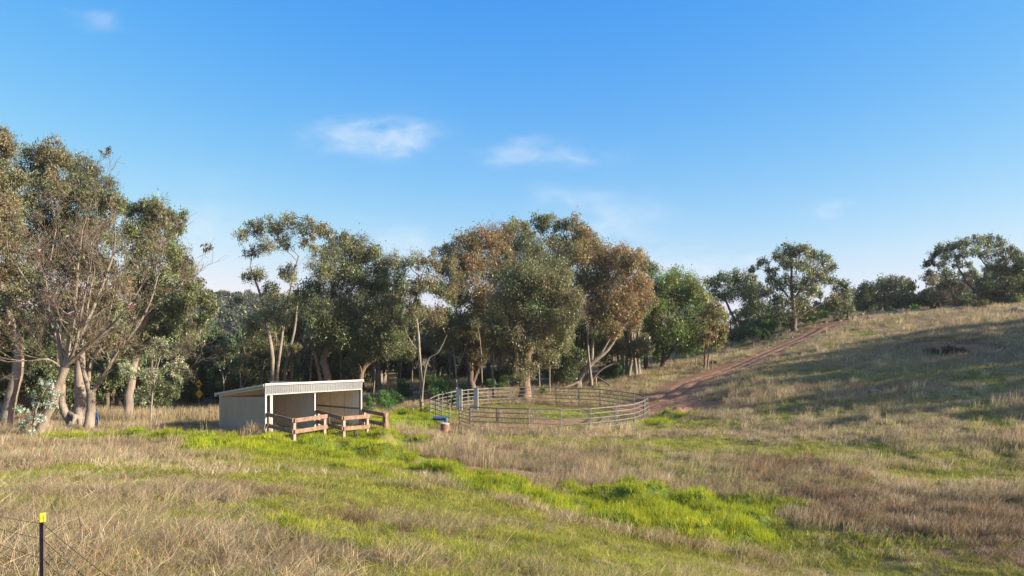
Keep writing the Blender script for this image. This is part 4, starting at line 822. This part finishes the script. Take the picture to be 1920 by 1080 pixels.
m = MB(); m.tube([sp2, [sp2[0], sp2[1], P(1131,650,93)[2]]], .04, 8); m.build('post', M_GALV, sg2); c = P(1131, 655, 92.9); m = MB(); m.lathe(c, [(.36, 0), (.36, .03)], 4, (0, -1, 0)); m.build('symbol_plate', M_SIGN, sg2); m = MB(); m.lathe(c+[.02, -.035, .03], [(.1, 0), (.1, .01)], 12, (0, -1, 0)); m.build('black_dot', M_BLK, sg2)
# wheelie bin by the road
c = pg(1313, 104); bn = empty('wheelie_bin', c); tag(bn, 'dark green wheelie bin with a red lid standing beside the road', 'bin')
m = MB(); m.add([(c[0]+sx*w_, c[1]+sy*w_, c[2]+z) for z, w_ in ((.06, .26), (1.0, .33)) for sx, sy in ((-1, -1), (1, -1), (1, 1), (-1, 1))], [(3, 2, 1, 0), (4, 5, 6, 7), (0, 1, 5, 4), (1, 2, 6, 5), (2, 3, 7, 6), (3, 0, 4, 7)]); m.build('bin_body', mat('bin_green', (.02, .04, .03), .5), bn, bevel=.02)
m = MB(); m.bar(c+[-.36, 0, 1.05], c+[.36, 0, 1.05], .74, .08); m.build('lid', mat('bin_lid', (.35, .03, .03), .5), bn, bevel=.02)
for s in (-.24, .24): m = MB(); m.lathe(c+[s, .26, .1], [(.1, -.03), (.1, .03)], 14, (1, 0, 0)); m.build('wheel', M_BLK, bn)
# blue cloth and tarp
def drape(name, label, cat, V, Fs, m_): o = mesh_np(name, V, Fs, m_, origin=V[0], smooth=True); tag(o, label, cat); md = o.modifiers.new('thick', 'SOLIDIFY'); md.thickness = .02; return o
g_ = [[P(px_, py_, 39.5+.15*math.sin(i*1.7+j)) for i, px_ in enumerate(np.linspace(a, b, 6))] for j, (a, b, py_) in enumerate([(180.5, 182, 768), (180, 183.5, 777), (179.5, 184.5, 786), (179, 184.5, 792), (178, 183, 799)])]
V = [q for r_ in g_ for q in r_]; Fs = [(j*6+i, j*6+i+1, (j+1)*6+i+1, (j+1)*6+i) for j in range(4) for i in range(5)]
drape('blue_cloth', 'blue cloth hanging behind the trunk of the forked gum', 'cloth', V, Fs, mat('blue_cloth', (.07, .17, .38), .8, noise=.2))
V = []; 
for j in range(7):
    for i in range(12):
        x = -37.5+i*.42; y = 80+j*.5; bump = math.sin(math.pi*i/11)*math.sin(math.pi*j/6); V.append((x, y, float(gz(x, y))+.25+1.05*bump*(0.8+.4*vn(i*.8, j*.8, 4))))
Fs = [(j*12+i, j*12+i+1, (j+1)*12+i+1, (j+1)*12+i) for j in range(6) for i in range(11)]
drape('tarpaulin', 'pale blue tarpaulin over a low heap across the road left of the shed', 'tarpaulin', V, Fs, mat('pale_tarp', (.42, .50, .66), .6, noise=.2, nscale=2))
# near wire fence
def picket(parent, p, h, cap=False):
    m = MB(); g_ = float(gz(p[0], p[1])); a = np.array([p[0], p[1], g_-.3]); b = np.array([p[0], p[1], h]); r = .020
    for k in range(3):
        an = R(-40+120*k); d = np.array([math.cos(an), math.sin(an), 0]); m.bar(a+d*.011, b+d*.011, .004, .024, up=d)
    m.build('star_picket', M_PICK, parent)
    if cap:
        m = MB(); c = np.array([p[0], p[1], h]); m.bar(c-[0, 0, .055], c+[0, 0, .012], .040, .040, up=(.5, -.85, 0)); m.build('yellow_cap', M_YEL, parent, bevel=.006)
        m = MB(); m.bar(c+[.008, -.026, -.018], c+[.020, -.019, -.018], .006, .004); m.build('cap_slot', M_BLK, parent)
p0 = P(80, 965, 5.3); nf = empty('wire_fence', (p0[0], p0[1], float(gz(p0[0], p0[1])))); tag(nf, 'near wire fence with a yellow-capped star picket at the lower left', 'fence')
picket(nf, p0, p0[2], True); pr_ = np.array([-1.0, 2.75, p0[2]+.12]); pl_ = np.array([-6.9, 8.5, p0[2]-.62]); picket(nf, pr_, pr_[2], False); picket(nf, pl_, pl_[2], True)
for dz in (-.07, -.19, -.34):
    for e in (pr_, pl_):
        t = np.linspace(0, 1, 14); pts = p0[None]*(1-t)[:, None]+e[None]*t[:, None]; pts[:, 2] += dz-.05*np.sin(t*math.pi); m = MB(); m.tube(pts, .0022, 5); m.build('wire', M_WIRE, nf)
bf = [(-30.0,51),(-27.0,51.2),(-25.6,51.3),(-22.3,51.6),(-19.5,52)]
fo = empty('wire_fence', pg(352, 51.5)); tag(fo, 'old wire fence on thin pickets in the tall dry grass behind the green mound', 'fence')
for (x, y) in bf: picket(fo, (x, y), float(gz(x, y))+1.15)
for hh in (.5, .8, 1.08): m = MB(); m.tube([(x, y, float(gz(x, y))+hh) for x, y in bf], .004, 4); m.build('wire', M_WIRE, fo)
for (px, Y, h, lb) in [(774,57,.75,'short weathered timber stub in the bright grass left of the pen'),(1117,79,1.3,'weathered timber post with a fallen rail beside the leaning gum'),(1413,88,1.2,'thin pale post beside the rocks of the track bank'),(1279,100,3.6,'tall thin dark pole standing beside the road'),(1336,80,1.2,'slim dark stake at the verge right of the golden-tipped tree'),(1305,84,1.1,'slim dark stake at the verge left of the golden-tipped tree')]:
    q = pg(px, Y); o = MB(); r = .11 if h in (1.3, .75) else .05; o.tube([q-[0, 0, .3], q+[.02, 0, h*.5], q+[.0, 0, h]], [r*1.05, r, r*.9], 8); oo = o.build('timber_post', M_WOODP if h < 3 else M_PIPE, origin=q); tag(oo, lb, 'post')
# logs and branches
def log(name, label, pts, rad, m_=BARK_GREY, side=()):
    p, r = smooth_path(pts, rad, 4, .25); m = MB(); m.tube(p, r, 8)
    for s in side: q, r2 = smooth_path(s, np.linspace(rad[1]*.5, .015, len(s)), 3, .3); m.tube(q, r2, 6)
    o = m.build(name, m_, origin=np.array(pts[0]), smooth=True); tag(o, label, 'branch')
log('fallen_log', 'grey fallen log leaning off the timber post above the far rail of the pen', [pg(1118,78.5)+[0,0,1.1], pg(1130,77.5)+[0,0,.7], pg(1145,76.5)+[0,0,.15]], [.08,.09,.1])
log('fallen_log', 'long dark fallen trunk lying at the foot of the leaning gum', [pg(1040,75.5)+[0,0,.15], pg(1060,76)+[0,0,.4], pg(1085,77)+[0,0,.75]], [.1,.13,.17], BARK_DARK, [[pg(1050,76)+[0,0,.3], pg(1064,75)+[0,0,.2], pg(1078,74.5)+[0,0,.5]]])
log('fallen_branch', 'bleached forked branch lying in the grass at the left end of the green mound', [pg(88,33.2)+[0,0,.12], pg(105,33.4)+[0,0,.22], pg(120,33.6)+[0,0,.18], pg(140,34)+[0,0,.5]], [.05,.07,.06,.03], BARK_GREY, [[pg(118,33.6)+[0,0,.2], pg(128,33.2)+[0,0,.15]]])
log('fallen_branch', 'grey dead branch lying in the shaded dry grass near the right edge', [pg(1855,58)+[0,0,.2], pg(1875,58)+[0,0,.4], pg(1892,58.5)+[0,0,.7]], [.08,.1,.06], BARK_GREY, [[pg(1884,58)+[0,0,.5], pg(1880,57.6)+[0,0,1.5]], [pg(1888,58)+[0,0,.6], pg(1893,57)+[0,0,.1]], [pg(1886,58)+[0,0,.55], pg(1897,58.6)+[0,0,1.1]]])
log('fallen_branch', 'short pale stick lying at the foot of the dry weeds below the pen', [pg(812,41)+[0,0,.06], pg(822,41.2)+[0,0,.16], pg(834,41.1)+[0,0,.1]], [.03,.045,.03], BARK_PALE)
log('fallen_branch', 'dark broken branch on the bank above the green swale', [pg(868,34)+[0,0,.1], pg(885,34.6)+[0,0,.15], pg(905,34.8)+[0,0,.1]], [.03,.05,.03], BARK_DARK, [[pg(880,34.5)+[0,0,.1], pg(879,34.5)+[0,0,.5]]])
log('fallen_branch', 'thin dead branch lying in the rusty grass of the left foreground', [pg(418,23)+[0,0,.12], pg(432,23.2)+[0,0,.25], pg(446,23.6)+[0,0,.45]], [.012,.018,.01], BARK_DARK, [[pg(432,23.2)+[0,0,.25], pg(440,22.9)+[0,0,.2]]])
# rocks
def rock_mesh(seed):
    rng = np.random.default_rng(seed); V = []; Fs = []; nu, nv = 12, 8
    pl = [(unit(rng.normal(size=3)), rng.uniform(.62, .95)) for _ in range(11)]
    for j in range(nv+1):
        for i in range(nu):
            th = math.pi*j/nv; ph_ = 2*math.pi*i/nu; d = np.array([math.sin(th)*math.cos(ph_), math.sin(th)*math.sin(ph_), math.cos(th)]); r = 1.0
            for n_, k_ in pl:
                c_ = d @ n_
                if c_ > .05: r = min(r, k_/c_)
            V.append(d*r*(1+rng.normal(0, .02)))
    for j in range(nv):
        for i in range(nu): Fs.append((j*nu+i, (j+1)*nu+i, (j+1)*nu+(i+1) % nu, j*nu+(i+1) % nu))
    return mesh_np('rock', V, Fs, M_ROCK, link=False)
RK = [rock_mesh(300+i) for i in range(6)]
def rock(px, py, s, label, group=None, Y=None):
    q = G(px, py) if Y is None else pg(px, Y); q[2] = float(gz(q[0], q[1])); o = RK[random.randrange(6)].copy(); o.name = 'rock'; COL.objects.link(o); o.location = (q[0], q[1], q[2]+s*.12)
    o.rotation_euler = (random.uniform(-.3, .3), random.uniform(-.3, .3), random.uniform(0, 6.28)); o.scale = (s*random.uniform(.9, 1.4), s*random.uniform(.7, 1.1), s*random.uniform(.45, .7)); tag(o, label, 'rock', group)
for (px, py, s, lb) in [(1689,582,.85,'pale round boulder perched on the ridge skyline'),(1686,589,1.1,'broad grey boulder just below the perched skyline one'),(1616,593,.9,'flat-topped grey boulder left of the ridge skyline above the track'),(1502,666,.7,'red-brown rock at the right edge of the red track'),(1641,741,.75,'pale flat rock in the shaded green flat'),(1828,672,.45,'small pale rock below the rust bramble patch'),(1572,747,.35,'small rock in the shade left of the pale flat rock'),(1675,730,.4,'small low rock right above the pale flat rock'),(1557,768,.5,'low flat rock in the lower shade band'),(1912,676,.7,'pale rock at the right edge below the ridge'),(1800,582,1.2,'long grey boulder on the crest left of the yellowish shrub'),(1905,586,1.3,'large grey boulder on the crest at the right edge')]:
    rock(px, py, s*.72, lb)
for i, (px, py, s) in enumerate([(1457,632,.8),(1466,628,.7),(1475,633,.6),(1480,627,.7),(1490,621,.6),(1498,617,.55),(1507,614,.7),(1518,612,.6),(1528,611,.55),(1538,609,.6),(1548,606,.9),(1450,640,.5),(1472,638,.5),(1485,634,.45),(1500,622,.4),(1392,662,.45),(1384,666,.5),(1400,660,.35)]):
    rock(px, py, s*.62, 'small grey rock in the row banked along the left edge of the red track', 'rocks along the red track')
for i, (px, py, s) in enumerate([(1575,602,.6),(1590,600,.6),(1602,597,.6),(1630,596,.7),(1645,592,.6),(1655,595,.5),(1668,592,.6),(1705,590,.6),(1720,587,.7),(1735,590,.5),(1750,585,.8),(1770,582,.7),(1785,588,.5),(1825,582,.7),(1850,579,.8),(1868,582,.6),(1885,580,.7),(1610,606,.4),(1640,603,.5),(1700,600,.4),(1740,600,.4),(1590,615,.4),(1890,600,.5),(1860,610,.6),(1900,615,.5)]):
    rock(px, py, s*.62, 'weathered grey rock of the stony outcrop along the hill crest', 'rocks along the hill crest')
for (px, py, s) in [(1862,690,.22),(1880,700,.22),(1700,745,.22)]:
    rock(px, py, s, 'small pale stone scattered in the shaded hillside grass', 'stones on the shaded hillside')
# birds in flight
def bird(label, c, hd):
    o = empty('parrot', c, hd); o.scale = (.75,)*3; tag(o, label, 'bird'); b = MB()
    m = MB(); m.lathe((-.17, 0, 0), [(.004, 0), (.03, .03), (.055, .10), (.06, .17), (.045, .24), (.038, .27), (.036, .30), (.02, .335), (.004, .35)], 12, (1, 0, 0)); me = mesh_np('body', m.V, m.F, mat('pink_plumage', (.75, .06, .05), .7), o, smooth=True)
    m = MB(); V = [(-.16, -.025, 0), (-.16, .025, 0), (-.30, .045, -.01), (-.30, -.045, -.01), (-.16, -.025, .012), (-.16, .025, .012), (-.30, .045, .0), (-.30, -.045, .0)]; m.add(V, [(0, 1, 2, 3), (7, 6, 5, 4), (0, 4, 5, 1), (1, 5, 6, 2), (2, 6, 7, 3), (3, 7, 4, 0)]); mesh_np('tail', m.V, m.F, mat('grey_plumage', (.35, .38, .42), .7), o)
    for s in (-1, 1):
        V = []; prof = [(.0, .10, -.04, .0), (.14, .12, -.05, .10), (.28, .08, -.06, .17), (.40, .0, -.06, .20)]
        for (y, xf, xb, z) in prof: V += [(xf, s*(y+.03), z), (xb, s*(y+.03), z-.01)]
        V += [(x, y, z+.008) for x, y, z in V]; Fs = []
        for i in range(3): Fs += [(2*i, 2*i+1, 2*i+3, 2*i+2), (8+2*i, 8+2*i+2, 8+2*i+3, 8+2*i+1), (2*i, 2*i+2, 8+2*i+2, 8+2*i), (2*i+1, 8+2*i+1, 8+2*i+3, 2*i+3)]
        Fs += [(0, 8, 9, 1), (6, 7, 15, 14)]; mesh_np('wing', V, Fs, bpy.data.materials['grey_plumage'], o)
bird('red parrot flying among the upper branches of the largest left gum', P(70,471,34), .1); bird('orange-red parrot flying in front of the bare twigs left of the far hill', P(240,572,33), -.2); bird('dark red parrot low among the branches of the leaning gum', P(127,589,34.5), 2.8)
# far hill with its wood
hx = np.linspace(-520, 60, 80); hy = np.linspace(240, 620, 50); HX, HYY = np.meshgrid(hx, hy)
HZ = H-12+23*np.exp(-((HX+175)/150)**2-((HYY-430)/110)**2)+(fbm(HX/60, HYY/60, 3)-.5)*8
ii = (np.arange(49)[:, None]*80+np.arange(79)[None]).ravel()
ho = mesh_np('hill', np.stack([HX.ravel(), HYY.ravel(), HZ.ravel()], -1), np.stack([ii, ii+1, ii+81, ii+80], -1), mat('hill_grass', (.16, .15, .07), .95, rgb2=(.26, .2, .09), nscale=.03), smooth=True); ho['kind'] = 'structure'

# air between here and the far hill
def haze_box():
    V = [(x, y, z) for x in (-560, 220) for y in (-30, 640) for z in (H-34, H+48)]
    o = mesh_np('haze', V, [(0, 1, 3, 2), (4, 6, 7, 5), (0, 4, 5, 1), (2, 3, 7, 6), (0, 2, 6, 4), (1, 5, 7, 3)], None); o['kind'] = 'stuff'
    m = bpy.data.materials.new('haze'); m.use_nodes = True; t = m.node_tree
    for n in list(t.nodes): t.nodes.remove(n)
    ou = t.nodes.new('ShaderNodeOutputMaterial'); v = t.nodes.new('ShaderNodeVolumePrincipled'); v.inputs['Color'].default_value = (.85, .92, 1, 1); v.inputs['Density'].default_value = HAZE; v.inputs['Anisotropy'].default_value = .3
    t.links.new(v.outputs[0], ou.inputs['Volume']); o.data.materials.append(m)
HAZE = .00016
if HAZE: haze_box()
# ---------------------------------------------------------------- grasses
def tuft(name, rng, n, rad, h, w_, lean, curve, vary=(.7, 1.25), head=0.0, wind=(.25, 0)):
    lv = 4; V = []; T = []
    a = rng.uniform(0, 6.28, n); q = rad*np.sqrt(rng.random(n)); bx = q*np.cos(a); by = q*np.sin(a); hh = h*rng.uniform(.45, 1.1, n)
    la = rng.uniform(0, 6.28, n); lm = rng.uniform(0, lean, n); dx = np.cos(la)*lm+wind[0]; dy = np.sin(la)*lm+wind[1]; fa = rng.uniform(0, 3.14, n)
    vv = rng.uniform(vary[0], vary[1], n); hd = rng.random(n) < head; hue = rng.normal(0, .06, n)
    for k in range(lv):
        t = k/(lv-1); ww = w_*(1-t*.75)*np.where(hd & (k >= 2), 2.6 if k == 2 else 1.6, 1)
        cx = bx+dx*hh*(t*.5+curve*t*t); cyv = by+dy*hh*(t*.5+curve*t*t); cz = hh*t*(1-.25*curve*t*(np.hypot(dx, dy)))-.03
        for s in (-1, 1): V.append(np.stack([cx+s*np.cos(fa)*ww/2, cyv+s*np.sin(fa)*ww/2, cz], -1))
        m = vv*np.where(hd & (k >= 2), 1.15, 1)
        for s in (-1, 1): T.append(np.stack([m*(1+hue), m, m*(1-hue), np.ones(n)], -1))
    V = np.stack(V, 1).reshape(-1, 3); T = np.stack(T, 1).reshape(-1, 4); b = np.arange(n)[:, None]*(2*lv); Fs = []
    for k in range(lv-1): Fs.append(b+np.array([2*k, 2*k+1, 2*k+3, 2*k+2])[None])
    Fs = np.stack(Fs, 1).reshape(-1, 4)
    me = bpy.data.meshes.new(name); me.vertices.add(len(V)); me.vertices.foreach_set('co', V.astype(np.float32).ravel()); me.loops.add(Fs.size); me.loops.foreach_set('vertex_index', Fs.astype(np.int32).ravel())
    me.polygons.add(len(Fs)); me.polygons.foreach_set('loop_start', np.arange(0, Fs.size, 4, dtype=np.int32)); me.update(calc_edges=True)
    at = me.color_attributes.new('vary', 'FLOAT_COLOR', 'POINT'); at.data.foreach_set('color', T.astype(np.float32).ravel()); me.materials.append(GRASS)
    return bpy.data.objects.new(name, me)
rg = np.random.default_rng(5)
def coll(name, objs):
    c = bpy.data.collections.new(name)
    for o in objs: c.objects.link(o)
    return c
T_DRYN = coll('dry_tufts_near', [tuft('dry_tuft', rg, 34, .17, .36, .0085, 1.1, .6, vary=(.45, 1.5), head=.10, wind=(.25, -.1)) for _ in range(5)])
T_DRYF = coll('dry_tufts_far', [tuft('dry_tuft', rg, 44, .34, .46, .013, .7, .4, head=.2, wind=(.2, -.05)) for _ in range(3)])
T_GRN = coll('green_tufts_near', [tuft('green_tuft', rg, 50, .18, .20, .010, .9, .6, vary=(.55, 1.4), wind=(.1, 0)) for _ in range(3)])
T_GRF = coll('green_tufts_far', [tuft('green_tuft', rg, 60, .34, .26, .016, .7, .5, vary=(.75, 1.2), wind=(.1, 0)) for _ in range(3)])
T_TALL = coll('tall_dry_tufts', [tuft('tall_tuft', rg, 34, .30, .95, .012, .4, .3, head=.5, wind=(.12, 0)) for _ in range(3)])
def scatter(name, label, cat, pts, scl, tint, collection, tilt=.12):
    n = len(pts); me = bpy.data.meshes.new(name); me.vertices.add(n); me.vertices.foreach_set('co', pts.astype(np.float32).ravel())
    def fa(nm, ty, data): a = me.attributes.new(nm, ty, 'POINT'); a.data.foreach_set('vector' if ty == 'FLOAT_VECTOR' else ('color' if ty == 'FLOAT_COLOR' else 'value'), data.ravel())
    fa('turn', 'FLOAT_VECTOR', np.stack([rg.normal(0, tilt, n), rg.normal(0, tilt, n), rg.uniform(-.9, .9, n)], -1).astype(np.float32)); fa('size', 'FLOAT_VECTOR', scl.astype(np.float32))
    fa('tint', 'FLOAT_COLOR', np.c_[tint, np.ones(n)].astype(np.float32)); fa('pick', 'INT', rg.integers(0, 100, n).astype(np.int32))
    o = bpy.data.objects.new(name, me); COL.objects.link(o); o['kind'] = 'stuff'; tag(o, label, cat)
    ng = bpy.data.node_groups.new(name+'_scatter', 'GeometryNodeTree'); ng.interface.new_socket('Geometry', in_out='INPUT', socket_type='NodeSocketGeometry'); ng.interface.new_socket('Geometry', in_out='OUTPUT', socket_type='NodeSocketGeometry')
    gi = ng.nodes.new('NodeGroupInput'); gout = ng.nodes.new('NodeGroupOutput'); ip = ng.nodes.new('GeometryNodeInstanceOnPoints'); ci = ng.nodes.new('GeometryNodeCollectionInfo')
    ci.inputs['Collection'].default_value = collection; ci.inputs['Separate Children'].default_value = True; ci.inputs['Reset Children'].default_value = True; ip.inputs['Pick Instance'].default_value = True
    def na(nm, ty): x = ng.nodes.new('GeometryNodeInputNamedAttribute'); x.data_type = ty; x.inputs['Name'].default_value = nm; return x.outputs['Attribute']
    er = ng.nodes.new('FunctionNodeEulerToRotation'); lk = ng.links.new
    lk(gi.outputs[0], ip.inputs['Points']); lk(ci.outputs[0], ip.inputs['Instance']); lk(na('turn', 'FLOAT_VECTOR'), er.inputs[0]); lk(er.outputs[0], ip.inputs['Rotation']); lk(na('size', 'FLOAT_VECTOR'), ip.inputs['Scale']); lk(na('pick', 'INT'), ip.inputs['Instance Index']); lk(ip.outputs[0], gout.inputs[0])
    md = o.modifiers.new('scatter', 'NODES'); md.node_group = ng
    return o
def sample(y0, y1, dens):
    n = int(.86*(y1*y1-y0*y0)*dens); y = np.sqrt(rg.uniform(y0*y0, y1*y1, n)); x = y*rg.uniform(-.84, .86, n); return x, y
bands = [(4.6, 12, 40), (12, 22, 26), (22, 36, 14), (36, 60, 8.5), (60, 112, 3.6)]
X = []; Y = []
for (a, b, d) in bands: x, y = sample(a, b, d); X.append(x); Y.append(y)
X = np.concatenate(X); Y = np.concatenate(Y); Z = gz(X, Y); zl, zd, zr, zw = zones(X, Y)
pxs = X/Y*F+CX
dr = np.full(len(X), 99.)
for i in range(0, len(rx_), 2): dr = np.minimum(dr, np.hypot(X-rx_[i], Y-ry_[i]))
keep = dr > 3.3
# inside the shed
rel = np.stack([X-A[0], Y-A[1]], -1); ua = rel @ dAB[:2]; va = rel @ (-nF[:2]); Lab = np.linalg.norm((B-A)[:2])
ins = (ua > .1) & (ua < Lab-.05) & (va > -.15) & (va < 3.9); keep &= ~ins
inpen = np.hypot(X-2.2, Y-58) < 8.8
behind = (Y > 50) & (pxs < 1215) & ~(np.hypot(X-2.2, Y-58) < 11) & (X < -9+(Y-50)*.6)
n1 = fbm(X/1.9, Y/1.5, 51); n2 = fbm(X/.55, Y/.55, 61, 2); n3 = fbm(X/6, Y/4, 71)
gp = zl*1.1+zw*.62+(n1-.5)*1.3+(n3-.5)*1.1+np.where(Y < 30, .20, .06)-zr*.4+np.where(inpen, .14, 0)
isg = gp+(rg.random(len(X))-.5)*.6 > .36
bare = zd*1.3+(n2-.5)*1.0; keep &= ~(bare > rg.uniform(.35, .75, len(X)))
keep &= ~(inpen & (rg.random(len(X)) < .45))
tall = (~isg) & (n1 > .52) & (Y > 30) & (rg.random(len(X)) < .16)
fenceline = (np.abs(Y-52) < 4.5) & (pxs > 150) & (pxs < 430) & (rg.random(len(X)) < .6)
rim = (np.abs(np.hypot(X-2.2, Y-58)-9.6) < .7) & (rg.random(len(X)) < .5); ln_sh = (np.abs(va+.6) < .0)
tall = (tall | (fenceline & ~isg) | rim) & (zl < .5); 
def jit(n, s=.12): return rg.uniform(1-s, 1+s, (n, 1))
DC = np.array([[.46,.365,.235],[.40,.30,.19],[.52,.43,.29],[.36,.29,.20],[.33,.30,.15]]); GC = np.array([[.37,.42,.03],[.40,.43,.045],[.26,.33,.025]]); OC = np.array([[.32,.34,.06],[.38,.37,.09],[.22,.26,.05]]); RC = np.array([[.30,.21,.13],[.36,.27,.18],[.22,.17,.10]])
def pick(C, n): return C[rg.integers(0, len(C), n)]
n = len(X)
dryc = pick(DC, n)*(.6+.8*n3[:, None])*(.8+.4*n1[:, None]); yg = np.clip(zw+zl, 0, 1)[:, None]*.6; dryc = dryc*(1-yg)+np.array([.40,.38,.14])*rg.uniform(.75, 1.2, (n, 1))*yg; dryc = np.where((zr+(n1-.5)*1.0+(n2-.5)*.6 > .5)[:, None], pick(RC, n), dryc)
dryc = dryc*(1-.25*np.clip((n2-.5)*2, 0, 1)[:, None])
lw_ = np.clip((zl-.3)/.45, 0, 1)[:, None]; grc = (pick(GC, n)*lw_+pick(OC, n)*(1-lw_))*(.62+.7*n2[:, None])*(.8+.4*n1[:, None])
near = Y < 20
fx = 1+np.clip((Y-36)/60, 0, 1)*.9
szy = rg.uniform(.7, 1.25, n)
# flattened patches and lush swelling change the height
hd = .85*np.where(n3 > .55, .8, 1.1)*np.where(zr > .4, .75, 1)*np.where(inpen, .55, 1)*np.where(Y > 85, .8, 1)*(.75+.5*n1)
hg = .6+.45*lw_[:, 0]*(.6+.6*n1)
hg = np.where((Y > 12) & (lw_[:, 0] < .3), hg*.9, hg)
shz = ((X+12)**2+(Y-38.5)**2 < 20); hg = np.where(shz, np.minimum(hg, .9), hg); hd = np.where(shz, hd*.5, hd)
def go_(name, label, cat, m, h, col_, c, tl=.12):
    m = m & keep; k = m.sum()
    scl = np.stack([fx[m]*szy[m], fx[m]*szy[m], h[m]*szy[m]], -1); scatter(name, label, cat, np.stack([X[m], Y[m], Z[m]], -1), scl, col_[m]*jit(k), c, tl)
go_('dry_grass', 'fine straw-coloured grass of the near slope', 'grass', ~isg & near & ~tall, hd, dryc, T_DRYN, .2)
go_('dry_grass', 'straw-coloured and rusty grass over the paddock and the hill', 'grass', ~isg & ~near & ~tall, hd, dryc, T_DRYF, .12)
go_('green_grass', 'short green grass mixed through the near slope', 'grass', isg & near, hg*1.1, grc, T_GRN)
go_('green_grass', 'bright green grass of the swale, mound and paddock', 'grass', isg & ~near & (~tall), hg, grc, T_GRF)
go_('tall_dry_grass', 'tall seeding dry grass along the back fence, the pen and the hill', 'grass', tall, np.where(fenceline, 1.15, np.where(rim, .62, .6+.3*n1)), dryc*1.02, T_TALL, .08)
# far wood on the hill
fw = [tuft]
def wood_crown(seed):
    rng = np.random.default_rng(seed); cl = [(np.array([rng.uniform(-2.2, 2.2), rng.uniform(-2.2, 2.2), rng.uniform(2.5, 8)]), rng.uniform(1.2, 2.1)) for _ in range(8)]
    V, Fq, T, _ = foliage(cl, .9, .6, 2.2, ((1, 1, 1),), None, .2, rng); o = mesh_np('wood_crown', V, Fq, HLEAF, link=False)
    a = o.data.color_attributes.new('vary', 'FLOAT_COLOR', 'POINT'); a.data.foreach_set('color', np.c_[T, np.ones(len(T))].astype(np.float32).ravel()); return o
HLEAF = leaf_mat('far_leaves', 'INSTANCER', trans=.2, grad=True)
WC = coll('wood_crowns', [wood_crown(400+i) for i in range(3)])
k = 1500; x = rg.uniform(-330, -40, k); y = rg.uniform(290, 470, k); hz = np.interp(0, [0], [0])
fi = np.clip(((x-hx[0])/(hx[1]-hx[0])).astype(int), 0, 78); fj = np.clip(((y-hy[0])/(hy[1]-hy[0])).astype(int), 0, 48); z = HZ[fj, fi]
s = rg.uniform(.7, 1.3, k)
scatter('far_wood', 'hazy tree-covered hill seen through the gap left of the shed', 'wood', np.stack([x, y, z], -1), np.stack([s, s, s], -1), np.array([[.07, .085, .05]])*rg.uniform(.7, 1.4, (k, 1)), WC, .05)

# two look-alikes side by side are told apart by their side
by = {}
for o in COL.objects:
    if o.parent is None and o.get('label') and o.get('category') in ('tree', 'shrub'): by.setdefault(o['label'], []).append(o)
for lb, os_ in by.items():
    if len(os_) == 2:
        os_.sort(key=lambda o: o.location.x/max(o.location.y, 1)); os_[0]['label'] = 'left '+lb; os_[1]['label'] = 'right '+lb
